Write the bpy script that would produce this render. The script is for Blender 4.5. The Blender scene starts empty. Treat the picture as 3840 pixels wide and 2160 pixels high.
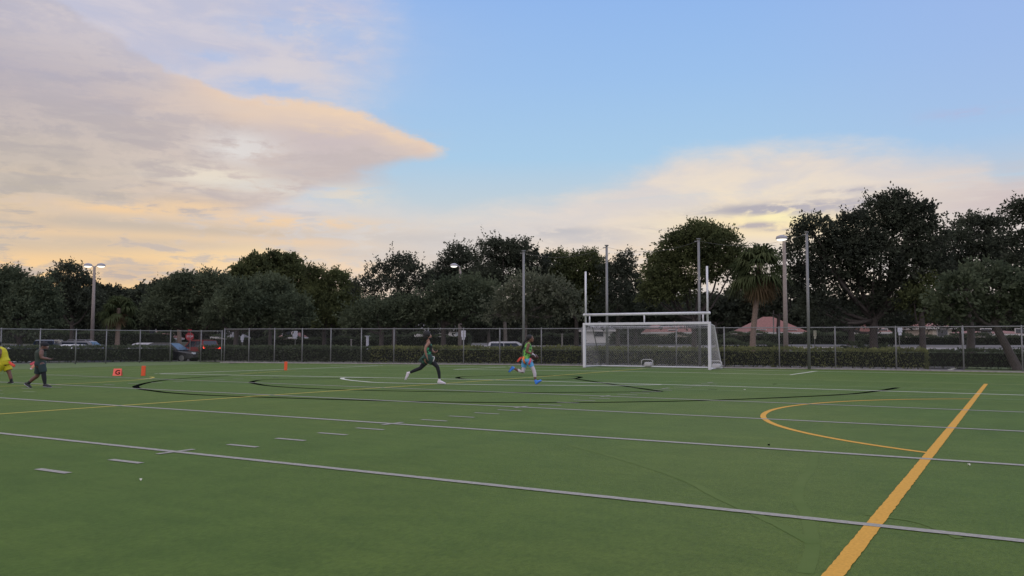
import bpy, bmesh, math, random
import numpy as np
from mathutils import Vector, Matrix

# ---------------------------------------------------------------- camera, world, light
scene = bpy.context.scene
COL = scene.collection
F, PITCH, ROLL, HC, PSI = 3167.12, 0.0633506, 0.0021918, 1.4848, 0.539774
cam = bpy.data.cameras.new('camera'); camo = bpy.data.objects.new('camera', cam); COL.objects.link(camo)
cam.sensor_width = 36; cam.lens = 36 * F / 3840; cam.clip_end = 3000; cam.clip_start = 0.1
camo.location = (0, 0, HC)
camo.rotation_euler = (Matrix.Rotation(PSI, 3, 'Z') @ Matrix.Rotation(math.pi/2 + PITCH, 3, 'X') @ Matrix.Rotation(ROLL, 3, 'Z')).to_euler()
scene.camera = camo
scene.render.resolution_x, scene.render.resolution_y = 1024, 576
scene.view_settings.view_transform = 'Standard'; scene.view_settings.look = 'None'
scene.view_settings.exposure = 0; scene.view_settings.gamma = 1

def ray(x, y):
    u = (x-1920)/F; v = -(y-1080)/F
    c, s = math.cos(ROLL), math.sin(ROLL); u, v = c*u-s*v, s*u+c*v
    d = (u, math.cos(PITCH)-v*math.sin(PITCH), math.sin(PITCH)+v*math.cos(PITCH))
    c, s = math.cos(PSI), math.sin(PSI)
    return Vector((c*d[0]-s*d[1], s*d[0]+c*d[1], d[2]))
FWD = Vector((-math.sin(PSI), math.cos(PSI), 0)); RGT = Vector((math.cos(PSI), math.sin(PSI), 0))
def at(x, y, depth):                       # a point of the photograph at a given distance ahead
    d = ray(x, y); t = depth/d.dot(FWD); return Vector((0, 0, HC)) + d*t
def gp(x, y, z=0.0):                       # a point of the photograph on the ground
    d = ray(x, y); t = (z-HC)/d.z; v = Vector((0, 0, HC)) + d*t; v.z = z; return v
def azel(x, y):
    d = ray(x, y).normalized()
    return math.degrees(math.atan2(d.dot(RGT), d.dot(FWD))), math.degrees(math.asin(d.z))

SKYGAIN = 1.55        # gain added to the unseen sky overhead and behind the camera, as fill light
SUN_AZ, SUN_EL = azel(1935*1.4907, 575*1.4907)
sd = at(1935*1.4907, 575*1.4907, 100) - Vector((0, 0, HC))
sun = bpy.data.lights.new('sun', 'SUN'); sun.energy = 0.5; sun.angle = math.radians(18); sun.color = (1, .82, .6)
suno = bpy.data.objects.new('sun', sun); COL.objects.link(suno)
suno.rotation_euler = sd.to_track_quat('Z', 'Y').to_euler()

world = bpy.data.worlds.new('World'); scene.world = world; world.use_nodes = True
nt = world.node_tree; nt.nodes.clear()
class S:                                    # tiny expression helper for node sockets
    def __init__(s, k): s.k = k
    def _m(a, op, b=None, c=None):
        n = nt.nodes.new('ShaderNodeMath'); n.operation = op
        for i, v in enumerate((a, b, c)):
            if v is None: continue
            if isinstance(v, S): nt.links.new(v.k, n.inputs[i])
            else: n.inputs[i].default_value = v
        return S(n.outputs[0])
    def __add__(a, b): return S._m(a, 'ADD', b)
    __radd__ = __add__
    def __sub__(a, b): return S._m(a, 'SUBTRACT', b)
    def __rsub__(a, b): return S._m(b, 'SUBTRACT', a)
    def __mul__(a, b): return S._m(a, 'MULTIPLY', b)
    __rmul__ = __mul__
    def __truediv__(a, b): return S._m(a, 'DIVIDE', b)
    def clamp(a): return S._m(S._m(a, 'MAXIMUM', 0.0), 'MINIMUM', 1.0)
    def exp(a): return S._m(a, 'EXPONENT')
def smooth(x, lo, hi):
    n = nt.nodes.new('ShaderNodeMapRange'); n.interpolation_type = 'SMOOTHSTEP'
    nt.links.new(x.k, n.inputs[0]); n.inputs[1].default_value = lo; n.inputs[2].default_value = hi
    return S(n.outputs[0])
def mixc(f, a, b):
    n = nt.nodes.new('ShaderNodeMix'); n.data_type = 'RGBA'
    if isinstance(f, S): nt.links.new(f.k, n.inputs[0])
    else: n.inputs[0].default_value = f
    for i, v in ((6, a), (7, b)):
        if isinstance(v, S): nt.links.new(v.k, n.inputs[i])
        else: n.inputs[i].default_value = (*v, 1)
    return S(n.outputs[2])
def lin(r, g, b):
    f = lambda v: (v/255/12.92) if v/255 <= .04045 else ((v/255+.055)/1.055)**2.4
    return (f(r), f(g), f(b))
tc = nt.nodes.new('ShaderNodeTexCoord')
sep = nt.nodes.new('ShaderNodeSeparateXYZ'); nt.links.new(tc.outputs['Generated'], sep.inputs[0])
X, Y, Z = (S(sep.outputs[i]) for i in range(3))
xr = X*RGT.x + Y*RGT.y; yr = X*FWD.x + Y*FWD.y
AZ = S._m(xr, 'ARCTAN2', yr) * (180/math.pi)
EL = S._m(Z, 'ARCSINE') * (180/math.pi)
def noise(sx, sy, detail=6, rough=.6, seed=0, dist=0.0):
    cb = nt.nodes.new('ShaderNodeCombineXYZ')
    nt.links.new((AZ*sx).k, cb.inputs[0]); nt.links.new((EL*sy).k, cb.inputs[1]); cb.inputs[2].default_value = seed
    n = nt.nodes.new('ShaderNodeTexNoise'); nt.links.new(cb.outputs[0], n.inputs['Vector'])
    n.inputs['Scale'].default_value = 1; n.inputs['Detail'].default_value = detail
    n.inputs['Roughness'].default_value = rough; n.inputs['Distortion'].default_value = dist
    return S(n.outputs[0])
def curve(pts):                             # pts in display pixels (2576 wide) -> elevation as a function of azimuth
    n = nt.nodes.new('ShaderNodeFloatCurve'); c = n.mapping.curves[0]
    q = sorted(azel(x*1.4907, y*1.4907) for x, y in pts)
    q = [((a+50)/100, (e+20)/80) for a, e in q]
    while len(c.points) < len(q): c.points.new(0.5, 0.5)
    for p, (a, e) in zip(c.points, q): p.location = (a, e); p.handle_type = 'AUTO_CLAMPED'
    n.mapping.update()
    nt.links.new(((AZ+50)/100).clamp().k, n.inputs['Value'])
    return S(n.outputs[0])*80-20
def blob(x, y, rx, ry):                     # soft patch, radii in display px
    a, e = azel(x*1.4907, y*1.4907); k = 1.4907/F*57.3
    da = (AZ-a)/(rx*k); de = (EL-e)/(ry*k)
    return ((da*da+de*de)*-1.0).exp()
n_big = noise(.07, .16, 5, .55, 1.3); n_med = noise(.16, .5, 7, .6, 4.1, .3); n_str = noise(.09, .75, 7, .62, 7.7, .4)
n_fin = noise(.55, 1.1, 8, .65, 2.2); n_hf = noise(.32, 1.5, 6, .6, 9.4, .6)
# clear sky: a Nishita sky for a sun just above the horizon, under a thin blue-to-cream veil
nish = nt.nodes.new('ShaderNodeTexSky'); nish.sky_type = 'NISHITA'; nish.sun_disc = False
nish.sun_elevation = math.radians(SUN_EL); nish.sun_rotation = math.atan2(sd.x, sd.y)
ramp = nt.nodes.new('ShaderNodeValToRGB'); nt.links.new(((EL+5)/65).clamp().k, ramp.inputs[0])
def rampset(r, pts):
    while len(r.elements) < len(pts): r.elements.new(.5)
    for e, (p, c) in zip(r.elements, pts): e.position = p; e.color = (*lin(*c), 1)
E = lambda y: (azel(2000, y*1.4907)[1]+5)/65
rampset(ramp.color_ramp, [(0, (190, 172, 160)), (E(860), (205, 184, 168)), (E(690), (216, 202, 188)), (E(590), (213, 208, 203)), (E(500), (189, 206, 217)),
        (E(400), (165, 202, 231)), (E(200), (150, 190, 235)), (E(0), (139, 180, 235)), (.75, (150, 180, 225)), (1, (160, 180, 215))])
nmin = nt.nodes.new('ShaderNodeVectorMath'); nmin.operation = 'MINIMUM'; nt.links.new(nish.outputs[0], nmin.inputs[0]); nmin.inputs[1].default_value = (.8, .8, .9)
sky = mixc(.95, S(nmin.outputs[0]), S(ramp.outputs[0]))
sky = mixc(smooth(AZ, 12, 32)*.35*smooth(EL, 6, 16), sky, lin(163, 178, 228))
def over(bot, mask, col): return mixc(mask, bot, col)
# thin high veil, upper left
veil = smooth(curve([(-400, 420), (0, 420), (500, 330), (700, 290), (900, 215), (960, 120), (990, 0), (1040, -150), (1100, -400)]) - EL*1.0, 0, 1)
v_r = curve([(-400, 1000), (500, 330), (760, 280), (850, 235), (930, 215), (975, 140), (960, 60), (985, -60)])
vmask = (1-smooth(AZ + (n_fin-.5)*5 + (n_big-.5)*6 + (EL-14)*(-.15), azel(1060, 0)[0], azel(1530, 0)[0]))
vmask = vmask*smooth(EL + (n_med-.5)*3.5, 6, 11) * (.45 + .65*smooth(n_med, .34, .60)).clamp()
vcol = mixc(smooth(n_str, .35, .65), lin(196, 196, 218), lin(217, 210, 215))
sky = over(sky, vmask*.95, vcol)
bm_ = (blob(700, 165, 190, 75)*smooth(n_med, .35, .6)).clamp(); sky = over(sky, bm_*.7, lin(219, 212, 210))
cm = (blob(250, 40, 520, 150)+blob(520, 60, 240, 110)*.4).clamp(); sky = over(sky, cm*(.75+.25*n_med), mixc(smooth(n_med, .35, .65), lin(196, 194, 210), lin(210, 205, 214)))
sky = over(sky, ((blob(745, 75, 150, 30)+blob(540, 142, 60, 13)+blob(680, 215, 90, 16)+blob(880, 150, 70, 50)*.6)*(.5+smooth(n_fin, .35, .6))).clamp()*.55, lin(165, 190, 230))
# horizon mist bank under the wedge cloud
bk = smooth(curve([(-300, 450), (500, 450), (900, 470), (1130, 520), (1250, 500), (1400, 478), (1560, 430), (1700, 372), (1900, 347), (2060, 338), (2260, 352), (2380, 362), (2470, 385), (2530, 430), (2640, 440), (2900, 440)])
            - EL + (n_med-.5)*2.6 + (n_fin-.5)*.9, -.25, 1.9)
bk = bk * (.60 + .55*smooth(n_str, .30, .58)).clamp()
bcol = mixc(smooth(n_med, .35, .68), lin(213, 207, 205), lin(237, 220, 201))
bcol = mixc(smooth(EL, 1.0, 9)*.5, bcol, lin(222, 214, 212))
right = (1-smooth(AZ, azel(1500, 0)[0], azel(2100, 0)[0]))
sky = over(sky, bk*(.45+.5*smooth(AZ, azel(1500, 0)[0], azel(2250, 0)[0])), bcol)
# warm lit parts of the right cloud
sky = over(sky, (blob(1900, 500, 230, 70)*smooth(n_med, .30, .62)).clamp()*.75, lin(246, 228, 199))
sky = over(sky, (blob(1930, 565, 260, 40)*.95).clamp(), lin(255, 232, 186))
sky = over(sky, (blob(1950, 548, 80, 16)*.9).clamp(), lin(255, 243, 190))
sky = over(sky, (blob(2560, 505, 190, 70)*smooth(n_str, .30, .55))*.9, lin(206, 192, 192))
# big wedge cloud, left
up = curve([(-500, -900), (-200, -400), (60, -60), (200, 25), (330, 105), (430, 165), (520, 205), (600, 236), (640, 243), (720, 240), (800, 246), (870, 262), (930, 285), (1000, 318), (1060, 345), (1100, 366), (1128, 381), (1150, 400), (1200, 430)])
lo = curve([(-500, 600), (300, 570), (500, 560), (620, 545), (720, 515), (800, 484), (870, 465), (930, 445), (1000, 420), (1060, 404), (1100, 392), (1135, 384), (1150, 330), (1200, 250)])
m_up = smooth(up - EL + (n_fin-.5)*1.5 + (n_med-.5)*.9 + (n_hf-.5)*.5, -.1, .55)
m_up = S._m(m_up, 'MULTIPLY', 1.0)
m_lo = smooth(EL - lo + (n_med-.5)*1.6 + (n_fin-.5)*.6, -.25, .9)
m_lo = S._m(m_lo, 'MAXIMUM', (1-smooth(AZ + (n_big-.5)*8 + (n_str-.5)*9, azel(350, 0)[0], azel(1500, 0)[0]))*(1-smooth(EL + (n_str-.5)*3 + smooth(AZ, -25, 0)*2.5, 7.5, 10.5)))
wm = m_up*m_lo*(1-(blob(150, 20, 330, 120)*.55+blob(430, 130, 120, 60)*.35).clamp())
left = 1-smooth(AZ, azel(200, 0)[0], azel(1150, 0)[0])
body = mixc(smooth(EL, 4, 19), lin(200, 186, 170), lin(183, 176, 184))
body = mixc(smooth(n_str, .40, .62)*.55, body, lin(214, 199, 186))
body = mixc(smooth(n_fin*.5+n_med*.5, .47, .56)*.5, body, lin(224, 207, 193)); body = mixc((1-smooth(n_hf*.5+n_med*.5, .42, .50))*.55, body, lin(182, 171, 172))
body = mixc((1-left)*.6, body, lin(206, 192, 190))
rim = 1-smooth(up - EL + (n_med-.5)*2.0, .2, 2.4)
rimx = smooth(AZ, azel(350, 0)[0], azel(900, 0)[0])
body = over(body, rim*rimx*.95, mixc(smooth(n_fin, .3, .7), lin(240, 212, 184), lin(232, 203, 180)))
body = over(body, blob(900, 298, 280, 42)*.85, lin(241, 212, 182))
body = over(body, blob(450, 262, 330, 24)*smooth(n_str, .3, .6)*.8, lin(224, 203, 188))
body = over(body, (blob(60, 170, 260, 130)*.75).clamp(), lin(176, 169, 180)); body = over(body, blob(40, 470, 260, 130)*.55, lin(186, 177, 166))
sky = over(sky, wm*.97, body)
# haze and warm streaks under it
zone = (1-smooth(AZ, azel(900, 0)[0], azel(1500, 0)[0]))*(1-smooth(EL, 6.8, 11.5))
sk = smooth(n_str*.6+n_hf*.4, .50, .60)
sky = over(sky, zone*sk*.6, mixc(smooth(n_hf, .4, .6), lin(240, 210, 170), lin(232, 208, 185)))
sky = over(sky, zone*(1-smooth(n_hf*.5+n_str*.5, .38, .48))*.5, lin(190, 181, 177))
for (x, y, rx, ry, w, c) in [(620, 372, 75, 26, .75, (224, 219, 216)), (560, 445, 120, 16, .75, (232, 220, 203)), (700, 470, 130, 14, .55, (220, 216, 210)),
        (700, 560, 220, 14, .6, (240, 208, 172)), (200, 590, 200, 10, .6, (238, 206, 170)), (560, 585, 200, 9, .5, (188, 179, 172)), (760, 610, 120, 10, .5, (234, 206, 178)), (870, 490, 70, 24, .6, (222, 215, 205)), (310, 525, 95, 9, .75, (240, 206, 166)), (480, 520, 100, 13, .5, (240, 208, 170)), (90, 548, 80, 14, .55, (233, 204, 172)),
        (830, 350, 150, 32, .45, (203, 190, 192)), (800, 440, 120, 20, .5, (196, 186, 187)), (420, 600, 190, 26, .35, (232, 206, 175)),
        (620, 632, 70, 10, .9, (255, 228, 180)), (520, 655, 170, 16, .6, (252, 221, 168)), (300, 700, 280, 60, .95, (255, 212, 150)), (100, 690, 180, 60, .2, (240, 206, 170)), (250, 560, 300, 14, .4, (190, 181, 172)), (420, 615, 260, 11, .4, (192, 183, 176)), (150, 620, 200, 18, .3, (196, 186, 174)),
        (620, 690, 200, 45, .5, (244, 214, 176)), (870, 690, 120, 40, .5, (242, 214, 184)), (1600, 660, 200, 50, .4, (243, 218, 186)), (320, 688, 75, 15, .75, (196, 180, 170)), (345, 672, 50, 10, .5, (200, 184, 172)),
        (1980, 524, 170, 11, .85, (181, 176, 183)), (2120, 516, 90, 13, .6, (190, 184, 190)), (2150, 478, 75, 6, .6, (190, 184, 190)), (1900, 567, 65, 6, .7, (190, 180, 180)), (1960, 578, 50, 4, .5, (196, 186, 182)),
        (1410, 583, 110, 10, .6, (196, 193, 196)), (1480, 602, 120, 12, .45, (200, 196, 198)), (1050, 600, 180, 16, .3, (200, 194, 192)), (1650, 575, 70, 7, .4, (202, 194, 194)), (950, 640, 120, 10, .45, (206, 196, 190)), (2440, 283, 75, 10, .3, (182, 182, 214))]:
    m = (blob(x, y, rx*1.15, ry*1.35)*(.15+1.6*smooth(n_hf*.6+n_fin*.4, .40, .56))*w).clamp()
    sky = over(sky, m, lin(*c))
# unseen sky overhead and behind the camera: pinkish, with brightness added for fill
east = (1-smooth(yr, -.35, .35)); zen = smooth(EL, 24, 50)
gain = 1 + (S._m(east, 'MAXIMUM', zen))*(SKYGAIN-1)
sky = over(sky, S._m(east, 'MAXIMUM', zen*.6)*.8, lin(214, 208, 216))
vm = nt.nodes.new('ShaderNodeVectorMath'); vm.operation = 'SCALE'
nt.links.new(sky.k, vm.inputs[0]); nt.links.new((gain*10).k, vm.inputs['Scale'])
bg = nt.nodes.new('ShaderNodeBackground'); bg.inputs['Strength'].default_value = .1
nt.links.new(vm.outputs[0], bg.inputs['Color'])
wo = nt.nodes.new('ShaderNodeOutputWorld'); nt.links.new(bg.outputs[0], wo.inputs[0])
try: world.cycles.sampling_method = 'MANUAL'; world.cycles.sample_map_resolution = 512
except Exception: pass

# ---------------------------------------------------------------- helpers
R_ = random.Random(5); RN = np.random.default_rng(11)
def mat(name, col, rough=.8, var=0.0, scale=4.0, col2=None, lohi=(.4, .6), metal=0.0, bump=0.0, detail=4, emit=None, spec=None):
    m = bpy.data.materials.new(name); m.use_nodes = True; t = m.node_tree; b = t.nodes['Principled BSDF']
    b.inputs['Roughness'].default_value = rough; b.inputs['Metallic'].default_value = metal
    b.inputs['Base Color'].default_value = (*col, 1)
    if spec is not None: b.inputs['Specular IOR Level'].default_value = spec
    if var or col2 or bump:
        tcn = t.nodes.new('ShaderNodeTexCoord'); n = t.nodes.new('ShaderNodeTexNoise')
        n.inputs['Scale'].default_value = scale; n.inputs['Detail'].default_value = detail
        t.links.new(tcn.outputs['Object'], n.inputs['Vector'])
        r = t.nodes.new('ShaderNodeValToRGB'); t.links.new(n.outputs[0], r.inputs[0])
        c2 = col2 or tuple(min(1, c*(1+var)) for c in col); c1 = col if col2 else tuple(c*(1-var) for c in col)
        r.color_ramp.elements[0].position, r.color_ramp.elements[1].position = lohi if col2 else (.3, .7)
        r.color_ramp.elements[0].color = (*c1, 1); r.color_ramp.elements[1].color = (*c2, 1)
        t.links.new(r.outputs[0], b.inputs['Base Color'])
        if bump:
            bn = t.nodes.new('ShaderNodeBump'); bn.inputs['Strength'].default_value = bump; bn.inputs['Distance'].default_value = .02
            t.links.new(n.outputs[0], bn.inputs['Height']); t.links.new(bn.outputs[0], b.inputs['Normal'])
    if emit: b.inputs['Emission Color'].default_value = (*emit[0], 1); b.inputs['Emission Strength'].default_value = emit[1]
    return m
def leafmat(name, c1, c2, trans=.3):
    m = bpy.data.materials.new(name); m.use_nodes = True; t = m.node_tree; t.nodes.clear()
    a = t.nodes.new('ShaderNodeAttribute'); a.attribute_name = 'tint'
    r = t.nodes.new('ShaderNodeMix'); r.data_type = 'RGBA'; t.links.new(a.outputs['Fac'], r.inputs[0])
    r.inputs[6].default_value = (*c1, 1); r.inputs[7].default_value = (*c2, 1)
    d = t.nodes.new('ShaderNodeBsdfDiffuse'); tr = t.nodes.new('ShaderNodeBsdfTranslucent'); mx = t.nodes.new('ShaderNodeMixShader')
    mx.inputs[0].default_value = trans; o = t.nodes.new('ShaderNodeOutputMaterial')
    t.links.new(r.outputs[2], d.inputs[0]); t.links.new(r.outputs[2], tr.inputs[0])
    t.links.new(d.outputs[0], mx.inputs[1]); t.links.new(tr.outputs[0], mx.inputs[2]); t.links.new(mx.outputs[0], o.inputs[0])
    return m
def link(name, me, m, parent=None, smooth_=False):
    o = bpy.data.objects.new(name, me); COL.objects.link(o)
    if m is not None and len(me.materials) == 0: me.materials.append(m)
    if parent is not None: o.parent = parent; o.matrix_parent_inverse = Matrix.Translation(-parent.location) if False else Matrix()
    if smooth_:
        me.polygons.foreach_set('use_smooth', [True]*len(me.polygons))
    return o
def child(name, bm, m, parent, smooth_=False, label=None):   # geometry given in world space, stored relative to the parent
    me = bpy.data.meshes.new(name)
    if parent is not None: bmesh.ops.translate(bm, verts=bm.verts, vec=-wloc(parent))
    bm.to_mesh(me); bm.free(); o = link(name, me, m, parent, smooth_)
    if label: o['label'] = label
    return o
def wloc(o):
    v = Vector((0, 0, 0))
    while o is not None: v = v + o.location; o = o.parent
    return v
def thing(name, label, cat, loc, group=None):
    o = bpy.data.objects.new(name, None); COL.objects.link(o); o.location = loc; o.empty_display_size = .3
    o['label'] = label; o['category'] = cat
    if group: o['group'] = group
    return o
def struct(name, bm, m, kind='structure', smooth_=False):
    bm.normal_update()
    for f_ in list(bm.faces):
        if f_.normal.z < -.5 and name != 'kerb': f_.normal_flip()
    me = bpy.data.meshes.new(name); bm.to_mesh(me); bm.free(); o = link(name, me, m, None, smooth_); o['kind'] = kind; return o
def solo(name, bm, m, label, cat, group=None, smooth_=False):
    c = sum((v.co for v in bm.verts), Vector())/max(1, len(bm.verts)); c.z = min(v.co.z for v in bm.verts)
    bmesh.ops.translate(bm, verts=bm.verts, vec=-c)
    me = bpy.data.meshes.new(name); bm.to_mesh(me); bm.free(); o = link(name, me, m, None, smooth_); o.location = c
    o['label'] = label; o['category'] = cat
    if group: o['group'] = group
    return o
def box(bm, c, s, rz=0, rx=0, bevel=0):
    r = bmesh.ops.create_cube(bm, size=1); vs = r['verts']
    M = Matrix.Translation(c) @ Matrix.Rotation(rz, 4, 'Z') @ Matrix.Rotation(rx, 4, 'X') @ Matrix.Diagonal((*s, 1))
    bmesh.ops.transform(bm, matrix=M, verts=vs)
    if bevel:
        es = list({e for v in vs for e in v.link_edges}); bmesh.ops.bevel(bm, geom=es, offset=bevel, segments=2, affect='EDGES', profile=.5)
def tube(bm, pts, rad, seg=8, cap=True, lateral=None):
    """loft rings along pts; rad floats or (a,b): a in plane, b along lateral"""
    pts = [Vector(p) for p in pts]; n = len(pts)
    if not isinstance(rad, (list, tuple)): rad = [rad]*n
    rings = []; prev = None
    for i, p in enumerate(pts):
        t = (pts[min(i+1, n-1)]-pts[max(i-1, 0)])
        t = t.normalized() if t.length > 1e-9 else Vector((0, 0, 1))
        if lateral is not None: L = (lateral - t*lateral.dot(t)).normalized()
        else:
            L = prev if prev is not None else (Vector((1, 0, 0)) if abs(t.x) < .8 else Vector((0, 1, 0)))
            L = (L - t*L.dot(t)).normalized(); prev = L
        N = t.cross(L); a, b = rad[i] if isinstance(rad[i], (list, tuple)) else (rad[i], rad[i])
        rings.append([bm.verts.new(p + N*a*math.cos(2*math.pi*j/seg) + L*b*math.sin(2*math.pi*j/seg)) for j in range(seg)])
    for r0, r1 in zip(rings, rings[1:]):
        for j in range(seg):
            bm.faces.new((r0[j], r0[(j+1) % seg], r1[(j+1) % seg], r1[j]))
    if cap and seg > 2: bm.faces.new(list(reversed(rings[0]))); bm.faces.new(rings[-1])
    return rings
def ball(bm, c, r, rot=None, seg=12):
    M = Matrix.Translation(c) @ (rot.to_4x4() if rot else Matrix()) @ Matrix.Diagonal((*((r,)*3 if not isinstance(r, tuple) else r), 1))
    return bmesh.ops.create_uvsphere(bm, u_segments=seg, v_segments=max(6, seg*2//3), radius=1, matrix=M)
def poly(bm, pts): return bm.faces.new([bm.verts.new(p) for p in pts])
def quadmesh(name, V, tint=None):           # V (n,4,3) numpy
    n = len(V); me = bpy.data.meshes.new(name)
    me.vertices.add(n*4); me.vertices.foreach_set('co', V.reshape(-1).astype(np.float32))
    me.loops.add(n*4); me.loops.foreach_set('vertex_index', np.arange(n*4, dtype=np.int32))
    me.polygons.add(n); me.polygons.foreach_set('loop_start', np.arange(0, n*4, 4, dtype=np.int32))
    try: me.polygons.foreach_set('loop_total', np.full(n, 4, dtype=np.int32))
    except Exception: pass
    if tint is not None:
        a = me.attributes.new('tint', 'FLOAT', 'FACE'); a.data.foreach_set('value', tint.astype(np.float32))
    me.update(calc_edges=True); return me
def leafquads(P, size, rng, drop=0.0, asp=.5, dirs=None):
    n = len(P); d = rng.normal(size=(n, 3)) if dirs is None else dirs + rng.normal(size=(n, 3))*.6
    d[:, 2] -= drop; d /= np.linalg.norm(d, axis=1)[:, None]+1e-9
    q = rng.normal(size=(n, 3)); q -= d*(q*d).sum(1)[:, None]; q /= np.linalg.norm(q, axis=1)[:, None]+1e-9
    s = (size*rng.uniform(.6, 1.35, n))[:, None]
    return np.stack([P, P+d*s*.5+q*s*asp*.5, P+d*s, P+d*s*.5-q*s*asp*.5], 1)
def spline(pts, n=8):                        # Catmull-Rom through Vectors
    P = [pts[0]]+list(pts)+[pts[-1]]; out = []
    for i in range(1, len(P)-2):
        for k in range(n):
            t = k/n; a, b, c, d = P[i-1], P[i], P[i+1], P[i+2]
            out.append(.5*((2*b)+(c-a)*t+(2*a-5*b+4*c-d)*t*t+(3*b-a-3*c+d)*t**3))
    out.append(P[-2]); return out

PROF_E = [0, 22, 30, 33, 35, 44, 60, 500]; PROF_Z = [0, 0, .72, 1.02, 1.08, 1.25, 1.3, 1.3]
def zg(x, y):
    e = max(y-49.5, -52-x); return float(np.interp(e, PROF_E, PROF_Z))
def onground(xs, depth, z=None):             # under image column xs at a distance ahead
    v = at(xs, 1281, depth); v.z = zg(v.x, v.y) if z is None else z; return v
D = 1.4907                                    # display px -> photo px

# ---------------------------------------------------------------- materials
def turf_material():
    m = bpy.data.materials.new('artificial_turf'); m.use_nodes = True; t = m.node_tree; b = t.nodes['Principled BSDF']
    b.inputs['Roughness'].default_value = .75; b.inputs['Specular IOR Level'].default_value = .1
    b.inputs['Sheen Weight'].default_value = .085; b.inputs['Sheen Roughness'].default_value = .5; b.inputs['Sheen Tint'].default_value = (.6, .9, .35, 1)
    tcn = t.nodes.new('ShaderNodeTexCoord')
    def nz(scale, detail=4, sc=(1, 1, 1), rough=.6):
        mp = t.nodes.new('ShaderNodeMapping'); mp.inputs['Scale'].default_value = sc; t.links.new(tcn.outputs['Object'], mp.inputs[0])
        n = t.nodes.new('ShaderNodeTexNoise'); n.inputs['Scale'].default_value = scale; n.inputs['Detail'].default_value = detail
        n.inputs['Roughness'].default_value = rough; t.links.new(mp.outputs[0], n.inputs[0]); return n
    def ramp(n, p0, p1, c0, c1):
        r = t.nodes.new('ShaderNodeValToRGB'); t.links.new(n.outputs[0], r.inputs[0])
        r.color_ramp.elements[0].position = p0; r.color_ramp.elements[1].position = p1
        r.color_ramp.elements[0].color = (*c0, 1); r.color_ramp.elements[1].color = (*c1, 1); return r
    a = ramp(nz(.09, 3), .35, .65, (.082, .124, .020), (.064, .116, .020))
    def mul(x, y, f=1):
        k = t.nodes.new('ShaderNodeMix'); k.data_type = 'RGBA'; k.blend_type = 'MULTIPLY'; k.inputs[0].default_value = f
        t.links.new(x, k.inputs[6]); t.links.new(y, k.inputs[7]); return k.outputs[2]
    o = mul(a.outputs[0], ramp(nz(1.1, 6, (1, .45, 1), .7), .32, .68, (.80, .83, .80), (1.1, 1.07, 1.08)).outputs[0])
    o = mul(o, ramp(nz(.35, 3, (.10, 1, 1)), .35, .65, (.90, .93, .88), (1.08, 1.04, 1.06)).outputs[0])
    o = mul(o, ramp(nz(3.2, 4, (.5, 1, 1)), .35, .62, (.86, .9, .86), (1.05, 1.03, 1.04)).outputs[0])
    o = mul(o, ramp(nz(26, 5, (1, .5, 1), .75), .3, .7, (.66, .70, .64), (1.3, 1.26, 1.3)).outputs[0])
    o = mul(o, ramp(nz(160, 2), .3, .7, (.7, .72, .68), (1.25, 1.22, 1.25)).outputs[0])
    t.links.new(o, b.inputs['Base Color'])
    bn = t.nodes.new('ShaderNodeBump'); bn.inputs['Strength'].default_value = .5; bn.inputs['Distance'].default_value = .02
    t.links.new(nz(60, 5).outputs[0], bn.inputs['Height']); t.links.new(bn.outputs[0], b.inputs['Normal'])
    return m
M_turf = turf_material()
M_grass = mat('grass', (.07, .11, .028), .9, col2=(.10, .15, .04), scale=3, lohi=(.3, .7), bump=.4)
M_soil = mat('ground', (.035, .045, .022), .95, col2=(.06, .055, .035), scale=.8, lohi=(.35, .65), bump=.3)
M_asph = mat('asphalt', (.085, .083, .085), .85, var=.25, scale=6, bump=.2)
M_road = mat('road', (.13, .125, .13), .85, var=.15, scale=2)
M_conc = mat('concrete', (.30, .28, .27), .85, var=.18, scale=5, bump=.1)
M_gray = mat('line_gray', (.31, .30, .27), .8, var=.18, scale=30, spec=.1)
M_white = mat('line_white', (.58, .59, .50), .8, var=.15, scale=30, spec=.1)
M_pale = mat('line_pale', (.27, .33, .20), .8, var=.2, scale=12, spec=.1)
M_black = mat('line_black', (.006, .007, .006), 1, var=.3, scale=30, spec=0.0)
M_orange = mat('line_orange', (.60, .32, .055), .8, var=.12, scale=40, spec=.1)
M_yellow = mat('line_yellow', (.46, .39, .09), .8, var=.15, scale=30, spec=.1)
M_faded = mat('line_faded', (.094, .142, .032), .8, col2=(.080, .129, .026), scale=1.7, lohi=(.35, .65), spec=.1)
M_galv = mat('galvanised_steel', (.22, .22, .225), .55, var=.15, scale=20, metal=.4)
M_wire = mat('fence_wire', (.13, .13, .135), .7)
M_paint = mat('white_paint', (.66, .66, .70), .4, var=.05, scale=8)
M_net = mat('net_cord', (.55, .54, .56), .9)
M_wood = mat('concrete_pole', (.26, .22, .20), .9, var=.15, scale=10)
M_lampb = mat('lamp_housing', (.33, .32, .36), .5)
M_lens = mat('lamp_lens', (1, 1, 1), .3, emit=((1, .95, .84), 1.5))
M_bark = mat('bark', (.060, .050, .045), .95, var=.35, scale=9, bump=.5)
M_barkl = mat('bark_pale', (.13, .115, .10), .95, var=.3, scale=9, bump=.5)
M_palmt = mat('palm_trunk', (.20, .15, .12), .95, var=.3, scale=14, bump=.6)
L_dark = leafmat('leaves_dark', (.036, .042, .034), (.078, .090, .062))
L_mid = leafmat('leaves_mid', (.055, .070, .046), (.120, .142, .086))
L_green = leafmat('leaves_green', (.054, .066, .034), (.125, .142, .060), .35)
L_sage = leafmat('leaves_sage', (.080, .092, .062), (.170, .182, .125), .35)
L_hedge = leafmat('leaves_hedge', (.085, .098, .046), (.200, .215, .085), .25)
L_hedge2 = leafmat('leaves_hedge_dark', (.052, .066, .040), (.096, .118, .068), .2)
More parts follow.
